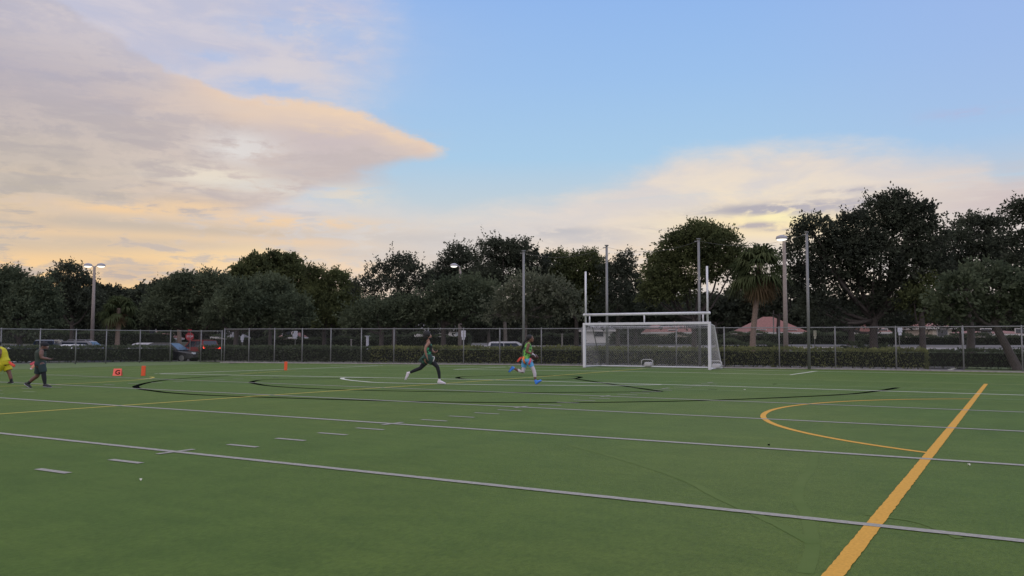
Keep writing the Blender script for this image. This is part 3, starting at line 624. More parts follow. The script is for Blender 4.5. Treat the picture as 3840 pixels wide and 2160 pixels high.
TREES = [
 ('broad dark green tree at the left edge, behind the parked cars', 66, [(15,735,62),(70,770,55),(-40,760,70),(40,805,58),(105,800,42),(90,745,40)], 47, L_mid, .95),
 ('dark tree with a few sky gaps, standing left of the twin-headed lamp post', 84, [(172,700,36),(145,728,32),(203,730,38),(175,765,48),(225,770,36),(150,790,40)], 180, L_dark, .75),
 ('low dark tree just right of the twin-headed lamp post, behind the small palm', 100, [(262,758,38),(310,765,34),(250,790,40),(350,770,36)], 270, L_dark, .9),
 ('low dark tree between the small palm and the broad tree, far behind', 104, [(375,752,32),(405,745,34),(370,790,42),(345,800,34)], 372, L_dark, 1.0),
 ('broad dull green tree behind the stop sign', 80, [(430,765,55),(480,738,52),(540,735,50),(400,795,42),(575,765,55),(500,800,58),(440,730,28)], 505, L_mid, .9),
 ('tall bright green tree rising behind the broad dull ones, left of centre', 94, [(650,688,42),(712,680,34),(615,708,38),(742,702,32),(680,725,52),(600,735,34),(728,668,20),(690,662,20),(770,740,36)], 680, L_green, 1.0),
 ('dense grey-green tree above the white street signs, left of the centre', 71, [(680,755,62),(610,765,52),(735,790,46),(650,800,56),(560,795,42)], 595, L_mid, .9),
 ('dark green tree with two humps, left of the gap of open sky', 90, [(795,705,26),(775,690,16),(845,715,34),(880,742,28),(800,755,44),(860,780,46),(820,800,40)], 815, L_green, 1.0),
 ('sparse twiggy tree with open crown against the sky, right of the gap', 82, [(1000,685,40),(955,700,34),(1040,700,36),(915,735,30),(985,738,50),(1060,735,40),(1020,665,24)], 990, L_dark, .42),
 ('low dense green tree in front of the sparse twiggy one', 71, [(950,800,46),(900,812,36),(1010,798,42),(1050,785,36)], 960, L_mid, .95),
 ('dark tree with a ragged top, behind the round-headed lamp left of centre', 90, [(1150,648,30),(1125,680,34),(1180,672,34),(1150,720,48),(1100,725,44),(1200,725,44)], 1160, L_dark, .75),
 ('tallest dark ragged tree near the centre, behind the pale oak', 84, [(1265,638,34),(1225,638,32),(1308,645,36),(1345,668,34),(1280,695,58),(1230,715,48),(1340,710,40)], 1270, L_dark, .68),
 ('mid green tree with a dark Y-shaped trunk, behind the runner in black', 70, [(1130,755,48),(1180,740,42),(1095,785,38),(1190,785,44),(1225,750,34),(1140,795,36)], 1115, L_mid, .9),
 ('pale grey-green oak with forking pale trunk, behind the runner in green', 62, [(1335,735,42),(1395,745,42),(1285,762,38),(1245,790,28),(1428,775,36),(1350,775,38),(1385,790,34),(1300,795,24)], 1322, L_sage, .62),
 ('dark bushy tree directly behind the left goal upright', 88, [(1400,670,34),(1440,680,34),(1480,668,36),(1498,700,40),(1420,730,52),(1480,755,52),(1390,710,36)], 1450, L_green, .95),
 ('narrow dark tree with spiky top, right of the left goal upright', 86, [(1577,655,18),(1565,672,22),(1555,700,32),(1588,712,28),(1555,760,50),(1600,745,24),(1530,690,22)], 1555, L_dark, .72),
 ('large round dark green tree above the goal crossbar', 70, [(1760,612,48),(1705,630,42),(1815,620,42),(1670,680,44),(1740,680,52),(1810,680,46),(1690,735,36),(1850,660,32),(1655,735,28),(1780,600,32),(1640,700,22),(1640,740,30),(1720,730,30)], 1745, L_green, 1.0),
 ('very large dark oak with sky showing through, tallest on the right', 60, [(2225,555,62),(2300,560,52),(2150,590,54),(2050,590,42),(2010,640,34),(2335,605,42),(2100,670,66),(2200,665,72),(2300,680,60),(2040,710,48),(2160,750,60),(2250,755,54),(2060,780,44),(2005,700,32),(2250,522,34),(2020,590,26),(2130,640,60),(2280,600,55),(2350,680,45)], 2200, L_dark, .70),
 ('dark tree between the very large oak and the tree at the right edge', 68, [(2440,583,38),(2490,585,36),(2400,625,42),(2470,655,52),(2420,712,50),(2515,640,42),(2380,680,36)], 2440, L_dark, .85),
 ('dark tree at the right edge reaching out of the picture', 60, [(2575,548,42),(2630,535,55),(2590,630,52),(2640,700,60),(2560,690,46)], 2600, L_dark, .75),
 ('olive green tree with leaning trunk at the right edge, in front of the others', 46, [(2470,705,42),(2420,730,40),(2520,725,42),(2380,765,34),(2560,755,44),(2450,780,42),(2530,795,38),(2600,740,54),(2390,795,28)], 2556, L_mid, .85),
 ('deep green small tree left of the olive green one, behind the fence', 58, [(2330,735,36),(2300,760,34),(2345,780,36)], 2320, L_green, .8),
 # lower boughs that close the view under the crowns
 ('dark low tree behind the left goal post', 92, [(1420,800,44),(1500,795,44),(1460,770,40)], 1450, L_dark, .85),
 ('dark low tree seen between the two football uprights', 94, [(1580,790,44),(1640,792,38),(1700,800,34)], 1600, L_dark, .8),
 ('dark low tree behind the right goal post', 96, [(1770,775,36),(1820,790,40),(1860,760,38)], 1800, L_dark, .62),
 ('dark low tree behind the palm at the right of the goal', 96, [(1930,760,34),(1990,752,40),(1895,765,28)], 1960, L_dark, .75),
 ('dark low tree under the very large oak', 84, [(2080,800,46),(2160,806,44),(2240,800,46)], 2140, L_dark, .8),
 ('dark low tree behind the olive green tree', 84, [(2330,795,44),(2410,800,44),(2500,790,48),(2580,800,44)], 2420, L_dark, .8),
 ('dark low tree in the background behind the lamp post at the left', 112, [(60,810,44),(140,812,44),(225,812,44),(300,812,42)], 200, L_dark, .8),
 ('dark low tree in the background behind the stop sign', 112, [(380,812,44),(470,815,42),(560,815,42)], 450, L_dark, .8),
 ('dark low tree in the background behind the blue-white sign', 112, [(740,812,44),(820,815,44),(890,812,42)], 760, L_dark, .85),
 ('dark low tree in the background left of the pale oak', 112, [(1060,812,42),(1160,815,42),(1250,812,40),(1330,815,40)], 1230, L_dark, .8),
 ('distant dark tree in the backdrop, at the far left edge', 150, [(-40,798,52),(18,804,48),(-54,838,44),(20,842,40),(-50,864,34),(10,862,34)], -20, L_dark, .75),
 ('distant dark tree in the backdrop, behind the white parked cars', 150, [(70,804,52),(128,810,48),(56,838,44),(130,842,40),(60,864,34),(120,862,34)], 90, L_dark, .75),
 ('distant dark tree in the backdrop, behind the lamp post at the left', 150, [(190,803,52),(248,809,48),(176,838,44),(250,842,40),(180,864,34),(240,862,34)], 210, L_dark, .75),
 ('distant dark tree in the backdrop, beyond the small cabbage palm', 150, [(310,797,52),(368,803,48),(296,838,44),(370,842,40),(300,864,34),(360,862,34)], 330, L_dark, .75),
 ('distant dark tree in the backdrop, beyond the stop sign', 150, [(430,800,52),(488,806,48),(416,838,44),(490,842,40),(420,864,34),(480,862,34)], 450, L_dark, .75),
 ('distant dark tree in the backdrop, beyond the red car', 150, [(540,804,52),(598,810,48),(526,838,44),(600,842,40),(530,864,34),(590,862,34)], 560, L_dark, .75),
 ('distant dark tree in the backdrop, left of the blue-white sign', 150, [(660,802,52),(718,808,48),(646,838,44),(720,842,40),(650,864,34),(710,862,34)], 680, L_dark, .75),
 ('distant dark tree in the backdrop, right of the blue-white sign', 150, [(780,805,52),(838,811,48),(766,838,44),(840,842,40),(770,864,34),(830,862,34)], 800, L_dark, .75),
 ('distant dark tree in the backdrop, beyond the short white capped post', 150, [(900,804,52),(958,810,48),(886,838,44),(960,842,40),(890,864,34),(950,862,34)], 920, L_dark, .75),
 ('distant dark tree in the backdrop, beyond the runner in black', 150, [(1010,796,52),(1068,802,48),(996,838,44),(1070,842,40),(1000,864,34),(1060,862,34)], 1030, L_dark, .75),
 ('distant dark tree in the backdrop, beyond the dark Y-shaped trunk', 150, [(1120,804,52),(1178,810,48),(1106,838,44),(1180,842,40),(1110,864,34),(1170,862,34)], 1140, L_dark, .75),
 ('distant dark tree in the backdrop, left of the pale oak trunk', 150, [(1230,795,52),(1288,801,48),(1216,838,44),(1290,842,40),(1220,864,34),(1280,862,34)], 1250, L_dark, .75),
 ('distant dark tree in the backdrop, right of the pale oak trunk', 150, [(1350,802,52),(1408,808,48),(1336,838,44),(1410,842,40),(1340,864,34),(1400,862,34)], 1370, L_dark, .75),
 ('distant dark tree in the backdrop, beyond the left goal post', 150, [(1470,799,52),(1528,805,48),(1456,838,44),(1530,842,40),(1460,864,34),(1520,862,34)], 1490, L_dark, .75),
 ('distant dark tree in the backdrop, beyond the middle of the goal', 150, [(1590,803,52),(1648,809,48),(1576,838,44),(1650,842,40),(1580,864,34),(1640,862,34)], 1610, L_dark, .75),
 ('distant dark tree in the backdrop, beyond the right part of the goal', 150, [(1710,798,52),(1768,804,48),(1696,838,44),(1770,842,40),(1700,864,34),(1760,862,34)], 1730, L_dark, .75),
 ('distant dark tree in the backdrop, beyond the right goal post', 150, [(1830,798,52),(1888,804,48),(1816,838,44),(1890,842,40),(1820,864,34),(1880,862,34)], 1850, L_dark, .75),
 ('distant dark tree in the backdrop, beyond the salmon-red roof', 150, [(1950,806,52),(2008,812,48),(1936,838,44),(2010,842,40),(1940,864,34),(2000,862,34)], 1970, L_dark, .75),
 ('distant dark tree in the backdrop, right of the salmon-red roof', 150, [(2070,802,52),(2128,808,48),(2056,838,44),(2130,842,40),(2060,864,34),(2120,862,34)], 2090, L_dark, .75),
 ('distant dark tree in the backdrop, beyond the trunk of the very large oak', 150, [(2190,803,52),(2248,809,48),(2176,838,44),(2250,842,40),(2180,864,34),(2240,862,34)], 2210, L_dark, .75),
 ('distant dark tree in the backdrop, beyond the deep green small tree', 150, [(2310,803,52),(2368,809,48),(2296,838,44),(2370,842,40),(2300,864,34),(2360,862,34)], 2330, L_dark, .75),
 ('distant dark tree in the backdrop, beyond the olive green tree', 150, [(2430,802,52),(2488,808,48),(2416,838,44),(2490,842,40),(2420,864,34),(2480,862,34)], 2450, L_dark, .75),
 ('distant dark tree in the backdrop, beyond the leaning trunk at the right edge', 150, [(2550,801,52),(2608,807,48),(2536,838,44),(2610,842,40),(2540,864,34),(2600,862,34)], 2570, L_dark, .75),
]
for i, (lb, dp, lobes, bx, m, dn) in enumerate(TREES):
    pale = 'pale' in lb; lean = 'leaning' in lb
    far = dp > 91
    tree(lb, dp, lobes, bx, m, dn*(1.0 if not far else .9), leaf=.225 if not far else (.36 if dp < 140 else .6), seed=100+i, bark=M_barkl if pale else M_bark,
         tr=.30 if 'very large' in lb else (.2 if pale else .22), extra=1.3 if 'sparse' in lb or 'ragged' in lb or 'spiky' in lb else .5,
         sprig=.6 if dp < 50 else .8, fork=3.6 if pale else None, lean=(2500, 812) if lean else None)

# palms
def palm(label, depth, bx, by_top, crown, seed, r, trunk_r=.2, lean=0, nf=46, dead=12, name='palm_tree'):
    rng = np.random.default_rng(seed); b = onground(bx*D, depth); root = thing(name, label, 'palm tree', b)
    top = at(crown[0]*D, crown[1]*D, depth)
    bmx = bmesh.new(); md = b.lerp(top, .5)+Vector((0, 0, 0)); md += RGT*(-.10*lean)
    pts = spline([b-Vector((0, 0, .2)), b.lerp(top, .25)+RGT*(-.12*lean), md, top], 6)
    tube(bmx, pts, [trunk_r*(1.25-.35*i/len(pts)+.04*(i % 2)) for i in range(len(pts))], 10); child('trunk', bmx, M_palmt, root, True)
    def fronds(n, e0, e1, m, nm, rr, droop):
        Q, T = [], []
        for i in range(n):
            az = rng.uniform(0, 2*math.pi); el = math.radians(rng.uniform(e0, e1)); ln = rr*rng.uniform(.75, 1.1)
            d = Vector((math.cos(az)*math.cos(el), math.sin(az)*math.cos(el), math.sin(el)))
            hub = top+d*ln*.52-Vector((0, 0, droop*.15*ln)); side = d.cross(Vector((0, 0, 1)))
            side = side.normalized() if side.length > .05 else Vector((1, 0, 0)); nn = side.cross(d)
            w = .018; Q.append([top+side*w, top-side*w, hub-side*w, hub+side*w]); T.append(.3)
            tv = rng.uniform(.1, 1)
            for j in range(19):
                a = math.radians(-105+210*j/18+rng.uniform(-4, 4)); L = ln*.55*(1-.25*abs(a)/1.8)*rng.uniform(.85, 1.1)
                dj = (d*math.cos(a)+side*math.sin(a)).normalized(); p1 = hub+dj*L*.55-Vector((0, 0, droop*.10*L)); p2 = hub+dj*L*.95-Vector((0, 0, (droop*.55+.1)*L*rng.uniform(.6, 1.3)))
                pw = (nn.cross(dj)).normalized()*.035*rr/1.4 if nn.cross(dj).length > .01 else side*.03
                Q.append([hub-pw*.3, hub+pw*.3, p1+pw, p1-pw]); Q.append([p1-pw, p1+pw, p2+pw*.15, p2-pw*.15]); T += [tv, min(1, tv+.15)]
        V = np.array([[list(p) for p in q] for q in Q])-np.array(b); link(nm, quadmesh(nm, V, np.clip(np.array(T)+rng.normal(size=len(T))*.08, 0, 1)), m, root)
    fronds(nf, -40, 88, L_palm, 'green_fronds', r, 1.0)
    if dead: fronds(dead, -80, -35, L_dead, 'dead_fronds', r*.95, .4)
palm('small round cabbage palm left of the stop sign', 70, 295, 0, (299, 775), 61, 1.75, .17, nf=60, dead=8)
palm('tall cabbage palm with leaning trunk and shaggy brown skirt, right of the goal', 57, 1893, 0, (1912, 666), 62, 2.35, .17, lean=1, nf=62, dead=26)
palm('distant palm whose fronds just top the broad tree at the left', 100, 452, 0, (447, 705), 63, 1.8, .2, nf=30, dead=0)

# ---------------------------------------------------------------- houses
M_wall = mat('stucco_cream', (.55, .47, .40), .9, var=.06, scale=2); M_wallw = mat('stucco_white', (.62, .60, .58), .9, var=.06, scale=2)
M_roof = mat('roof_tile_red', (.22, .10, .085), .85, var=.18, scale=5, bump=.2); M_fasc = mat('fascia_white', (.5, .48, .47), .6); M_glass = mat('window_glass', (.03, .035, .045), .1)
M_roofg = mat('roof_tile_grey', (.16, .15, .15), .85, var=.2, scale=5)
def house(label, xl, xr, ye, yp, depth, m_wall=M_wall, m_roof=M_roof, deep=9, ridge=.25):
    a, b = at(xl, ye, depth), at(xr, ye, depth); ze = (a.z+b.z)/2; zp = at((xl+xr)/2, yp, depth+deep/2).z; g = zg(a.x, a.y)
    base = Vector(((a.x+b.x)/2, (a.y+b.y)/2, g)); root = thing('house', label, 'house', base)
    d = (b-a); d.z = 0; L = d.length; d.normalize(); n = Vector((-d.y, d.x, 0))
    p = lambda u, v, z: Vector((a.x+d.x*u+n.x*v, a.y+d.y*u+n.y*v, z))
    w = bmesh.new(); c = p(L/2, deep/2, (g+ze)/2); box(w, c, (L-1.0, deep-1, ze-g-.02), math.atan2(d.y, d.x)); child('wall', w, m_wall, root)
    r = bmesh.new(); e = [p(0, 0, ze), p(L, 0, ze), p(L, deep, ze), p(0, deep, ze)]; q = [p(L*ridge, deep/2, zp), p(L*(1-ridge), deep/2, zp)]
    ev = [r.verts.new(v) for v in e]; lv = [r.verts.new(v-Vector((0, 0, .04))) for v in e]; qv = [r.verts.new(v) for v in q]
    r.faces.new((ev[0], ev[1], qv[1], qv[0])); r.faces.new((ev[1], ev[2], qv[1])); r.faces.new((ev[2], ev[3], qv[0], qv[1])); r.faces.new((ev[3], ev[0], qv[0]))
    r.faces.new(lv[::-1])
    for i in range(4): r.faces.new((lv[i], lv[(i+1) % 4], ev[(i+1) % 4], ev[i]))
    ro = child('roof', r, m_roof, root)
    f = bmesh.new(); box(f, p(L/2, -.05, ze-.17), (L+.1, .09, .24), math.atan2(d.y, d.x)); box(f, p(-.05, deep/2, ze-.17), (.09, deep, .24), math.atan2(d.y, d.x)); box(f, p(L+.05, deep/2, ze-.17), (.09, deep, .24), math.atan2(d.y, d.x))
    child('fascia', f, M_fasc, ro)
    k = max(1, int(L/4))
    for i in range(k):
        u = (i+.5)*L/k; fb = bmesh.new(); box(fb, p(u, .47, g+1.5), (1.5, .10, 1.2), math.atan2(d.y, d.x)); wo_ = child('window', fb, M_fasc, root)
        gb = bmesh.new(); box(gb, p(u, .42, g+1.5), (1.3, .06, 1.0), math.atan2(d.y, d.x)); child('pane', gb, M_glass, wo_)
    return root
house('house with a salmon-red hipped roof right of the goal, behind the leaning palm', 2800, 3032, 1244, 1188, 122, ridge=.42)
house('house with a low red roof seen through the goal net', 2440, 2610, 1244, 1205, 128)
house('white house with a garage seen through the left half of the goal net', 2185, 2310, 1236, 1205, 128, M_wallw, M_roofg)
house('white house behind the Y-shaped trunk and the runner in black', 1540, 1720, 1232, 1200, 130, M_wallw, M_roofg)
house('cream house with pink roof left of the blue-white sign', 1045, 1100, 1262, 1240, 126)
house('pale house with dark roof just right of the red car', 790, 868, 1262, 1240, 128, M_wallw, M_roofg)
house('small cream house glimpsed above the silver car at the left', 520, 605, 1266, 1240, 130, M_wall, M_roof)
house('cream house with red roof at the right, behind the olive green tree', 3490, 3590, 1226, 1212, 112)
house('cream house with red roof just right of the big dark trunk', 3285, 3345, 1243, 1212, 116)
house('beige house at the right edge behind the leaning trunk', 3640, 3900, 1250, 1240, 112)

# ---------------------------------------------------------------- goal
GX0, GX1, GY = -21.61, -14.19, 44.251
goal = thing('soccer_goal', 'white soccer goal with net and football crossbar and uprights on top', 'goal', (GX0+3.71, GY, 0))
V3 = lambda *a: Vector(a)
for x in (GX0, GX1):
    b = bmesh.new(); box(b, (x, GY, 1.23), (.15, .15, 2.46), bevel=.02); child('goal_post', b, M_paint, goal)
b = bmesh.new(); box(b, ((GX0+GX1)/2, GY, 2.50), (GX1-GX0+.15, .15, .14), bevel=.02); child('crossbar', b, M_paint, goal)
BT, BB = 1.0, 2.2
for x, s in ((GX0, 1), (GX1, -1)):
    b = bmesh.new(); tube(b, [V3(x, GY+.06, 2.48), V3(x+s*.04, GY+BT, 2.36)], .03, 6); tube(b, [V3(x+s*.04, GY+BT, 2.36), V3(x+s*.03, GY+BB, .06)], .028, 6); child('rear_stanchion', b, mat('steel_dark', (.12, .12, .12), .5) if s > 0 else M_paint, goal)
    b = bmesh.new(); tube(b, [V3(x, GY+.06, .06), V3(x, GY+BB, .05)], .035, 8); child('side_base_bar', b, M_paint, goal)
b = bmesh.new(); tube(b, [V3(GX0, GY+BB, .05), V3(GX1, GY+BB, .05)], .04, 8); child('rear_base_bar', b, M_paint, goal)
b = bmesh.new(); tube(b, [V3(GX0, GY, 3.04), V3(GX1, GY, 3.04)], .075, 10); ball(b, V3(GX0, GY, 3.04), .085, seg=10); ball(b, V3(GX1, GY, 3.04), .085, seg=10); child('football_crossbar', b, M_paint, goal, True)
for x in (GX0+.09, GX1-.09):
    b = bmesh.new(); tube(b, [V3(x, GY, 2.57), V3(x, GY, 5.56)], .056, 10); child('upright', b, M_paint, goal, True)
for x in (GX0+.34, (GX0+GX1)/2+.0, GX1-.34):
    b = bmesh.new(); tube(b, [V3(x, GY, 2.56), V3(x, GY, 3.0)], .045, 8); child('riser', b, M_paint, goal, True)
def netpanel(b, c00, c10, c11, c01, pitch, sag=0.0, r=.0036, nrm=V3(0, 1, 0)):
    W = ((c10-c00).length+(c11-c01).length)/2; Hh = ((c01-c00).length+(c11-c10).length)/2
    def P(u, v):
        q = c00.lerp(c10, u).lerp(c01.lerp(c11, u), v); return q+nrm*(-sag*math.sin(math.pi*u)**.5*math.sin(math.pi*v)) if 0 < u < 1 else q
    n = int((W+Hh)/pitch)
    for sgn in (0, 1):
        for i in range(1, n):
            s = i*pitch; a = (s, 0) if s < W else (W, s-W); e = (0, s) if s < Hh else (s-Hh, Hh)
            if sgn: a = (W-a[0], a[1]); e = (W-e[0], e[1])
            L = math.hypot(a[0]-e[0], a[1]-e[1]); m = max(2, int(L/.5))
            tube(b, [P((a[0]+(e[0]-a[0])*j/m)/W, (a[1]+(e[1]-a[1])*j/m)/Hh) for j in range(m+1)], r, 3, cap=False)
nb = bmesh.new()
A0, A1 = V3(GX0, GY+BB, .06), V3(GX1, GY+BB, .06); T0, T1 = V3(GX0+.04, GY+BT, 2.36), V3(GX1-.04, GY+BT, 2.36); F0, F1 = V3(GX0, GY+.05, 2.46), V3(GX1, GY+.05, 2.46); B0, B1 = V3(GX0, GY+.05, .05), V3(GX1, GY+.05, .05)
netpanel(nb, A0, A1, T1, T0, .12, .12); netpanel(nb, T0, T1, F1, F0, .12, .10, nrm=V3(0, 0, 1)); netpanel(nb, B0, A0, T0, F0, .12, .05, nrm=V3(1, 0, 0)); netpanel(nb, B1, A1, T1, F1, .09, -.06, nrm=V3(1, 0, 0))
child('net', nb, M_net, goal)
for x, y, s in ((GX0+3.05, GY+BB, 1), (GX1+.0, GY+1.15, 1)):
    b = bmesh.new(); box(b, (x, y, .18), (.44, .30, .26), bevel=.07)
    tube(b, [V3(x-.36, y-.2, .1), V3(x-.34, y-.2, .40), V3(x-.22, y-.2, .46), V3(x+.22, y-.2, .46), V3(x+.34, y-.2, .40), V3(x+.36, y-.2, .1)], .03, 6)
    child('counterweight', b, M_net, goal, True)

# ball-stop net posts and cable
NP = [(1963, 943, 1370), (2277, 922, 1373.5), (2625, 898, 1378), (3035, 873, 1385)]
tops = []
NL = ['tall grey net post between the runner in green and the pale oak', 'tall grey net post just right of the left goal upright', 'tall grey net post beside the right goal upright', 'tall grey net post right of the palm, in front of the very large oak']
NT = [1958, 2270, 2617, 3018]
for (xb, yt, yb), lb, xt in zip(NP, NL, NT):
    p = gp(xb, yb); dpt = p.dot(FWD); z = at(xt, yt, dpt).z
    t = thing('net_pole', lb, 'pole', p, 'tall net posts behind the goal'); b = bmesh.new(); tube(b, [p, V3(p.x, p.y, z)], [.085, .07], 12); child('post', b, M_galv, t, True)
    b = bmesh.new(); box(b, (p.x, p.y, z+.03), (.2, .2, .06), bevel=.015); box(b, (p.x-.16, p.y, z-.1), (.16, .05, .05)); child('cap', b, M_galv, t); tops.append(V3(p.x, p.y, z-.08))
b = bmesh.new()
for a, c in zip(tops, tops[1:]):
    pts = [a.lerp(c, i/10)-V3(0, 0, .45*4*(i/10)*(1-i/10)) for i in range(11)]; tube(b, pts, .006, 4)
solo('net_cable', b, M_wire, 'thin sagging cable strung between the tops of the tall net posts', 'cable')

# lamp posts
def lamp(label, xb, xt, yt, depth, heads, r=.16, name='lamp_post'):
    p = onground(xb, depth); z = at(xt, yt, depth).z; t = thing(name, label, 'lamp post', p, 'parking lot lamp posts')
    b = bmesh.new(); tube(b, [p-V3(0, 0, .2), V3(p.x, p.y, z)], [r*1.25, r*.75], 12); child('pole', b, M_wood, t, True)
    for s in heads:
        o = V3(p.x, p.y, z)+RGT*s*.58+V3(0, 0, .12); b = bmesh.new(); tube(b, [V3(p.x, p.y, z-.02), o+RGT*(-s*.3)], .04, 6); child('arm', b, M_lampb, t)
        b = bmesh.new(); rs = [(.0, .20), (.13, .18), (.32, .10), (.36, -.05), (.34, -.08)]; seg = 18; rings = [[b.verts.new(o+V3(max(rr, .01)*math.cos(j*2*math.pi/seg), max(rr, .01)*math.sin(j*2*math.pi/seg), zz)) for j in range(seg)] for rr, zz in rs]
        for r0, r1 in zip(rings, rings[1:]):
            for j in range(seg): b.faces.new((r0[j], r1[j], r1[(j+1) % seg], r0[(j+1) % seg]))
        h = child('lamp_head', b, M_lampb, t, True)
        b = bmesh.new(); ball(b, o+V3(0, 0, -.09), (.30, .30, .11), seg=14); child('lens', b, M_lens, h, True)
lamp('twin-headed lit lamp post behind the parked cars at the left', 345, 354, 1000, 74, (-1, 1), r=.14)
lamp('lit lamp post with one round head, rising out of the trees left of centre', 1724, 1722, 1000, 78, (-1,), r=.14)
lamp('tall lit lamp post with one head, right of the leaning palm', 2947, 2940, 900, 52, (-.25,), r=.13)

# signs and slim posts
M_red = mat('sign_red', (.42, .03, .04), .5); M_swhite = mat('sign_white', (.62, .63, .70), .5); M_spost = mat('sign_post', (.16, .16, .15), .6)
sp = onground(713, 73); t = thing('stop_sign', 'red octagonal stop sign on a post in the driveway gap', 'road sign', sp); sp.z = 0
b = bmesh.new(); tube(b, [sp-V3(0, 0, .1), sp+V3(0, 0, 2.35)], .035, 8); child('post', b, M_spost, t)
c = at(711, 1262, 73); rot = Matrix.Rotation(PSI+.55, 4, 'Z')
b = bmesh.new(); r = .36
q = [c+rot @ V3(r*math.cos(math.pi/8+i*math.pi/4), -.05, r*math.sin(math.pi/8+i*math.pi/4)) for i in range(8)]; q2 = [p+rot @ V3(0, .02, 0) for p in q]
f1 = [b.verts.new(p) for p in q]; f2 = [b.verts.new(p) for p in q2]; b.faces.new(f1); b.faces.new(f2[::-1])
for i in range(8): b.faces.new((f1[i], f2[i], f2[(i+1) % 8], f1[(i+1) % 8]))
face = child('octagon_plate', b, M_red, t)
def textmesh(name, s, size, loc, rotm, m, parent, ext=.004):
    cu = bpy.data.curves.new(name, 'FONT'); cu.body = s; cu.size = size; cu.align_x = 'CENTER'; cu.align_y = 'CENTER'; cu.extrude = ext; cu.offset = .006*size/.4
    o = bpy.data.objects.new('tmp', cu); COL.objects.link(o); bpy.context.view_layer.update()
    me = bpy.data.meshes.new_from_object(o.evaluated_get(bpy.context.evaluated_depsgraph_get())); bpy.data.objects.remove(o)
    me.transform(rotm.to_4x4()); me.transform(Matrix.Translation(loc-wloc(parent))); me.name = name; me.materials.clear(); return link(name, me, m, parent)
textmesh('lettering', 'STOP', .22, c+rot @ V3(0, -.06, 0), rot @ Matrix.Rotation(math.pi/2, 4, 'X'), M_swhite, face)
b = bmesh.new(); box(b, c+V3(0, 0, .52), (.30, .02, .18), PSI+.55); child('upper_plate', b, M_red, t)
def sign(label, xs, ys, w, h, depth, m=M_swhite, yaw=0, base=None, name='road_sign'):
    p = onground(xs, depth); c = at(xs, ys, depth); t = thing(name, label, 'sign', p)
    b = bmesh.new(); tube(b, [p-V3(0, 0, .2), V3(p.x, p.y, c.z)], .035, 8); child('post', b, M_spost, t)
    b = bmesh.new(); box(b, c-FWD*.06, (w, .02, h), PSI+yaw, bevel=.008); box(b, c-FWD*.06-V3(0, 0, h/2+.10), (w*.66, .02, .18), PSI+yaw, bevel=.005); child('plate', b, m, t)
sign('blue-white sign board on a slim post, left of centre, topped above the fence rail', 1107, 1252, .46, .52, 78, name='sign_board')
sign('small white sign on a thin post, left of the blue-white one', 909, 1266, .30, .45, 78, yaw=.5, name='sign_board')
sign('white rectangular sign behind the fence, between the two runners', 1738, 1252, .35, .52, 66, name='sign_board')
sign('pale yellowish sign on a thin post, right of the fourth net post', 3055, 1250, .22, .42, 62, m=mat('sign_pale', (.6, .58, .45), .5), name='sign_board')
sign('white sign partly hidden by leaves at the right, above the fence', 3373, 1237, .42, .36, 58, yaw=.4, name='sign_board')
sign('narrow white sign at the right, beside the leaning trunk', 3608, 1240, .16, .40, 56, yaw=.3, name='sign_board')
def slim(label, xs, y0, depth, r=.05, m=M_conc, ground=True):
    p = onground(xs, depth); z = at(xs, y0, depth).z; b = bmesh.new(); tube(b, [p, V3(p.x, p.y, z)], r, 8); box(b, (p.x, p.y, z+.04), (r*2.6, r*2.6, .08)); solo('utility_post', b, m, label, 'post', 'slim posts behind the fence')
slim('slim pale post in front of the salmon-red roof', 2902, 1166, 96, .07)
slim('slim pale post between the pale oak and the goal', 2108, 1254, 88, .08)
slim('short white post with a cap, between the sparse tree and the runner in black', 1378, 1262, 84, .14, M_swhite)
slim('short pale post left of the runner in black', 1317, 1275, 84, .06)

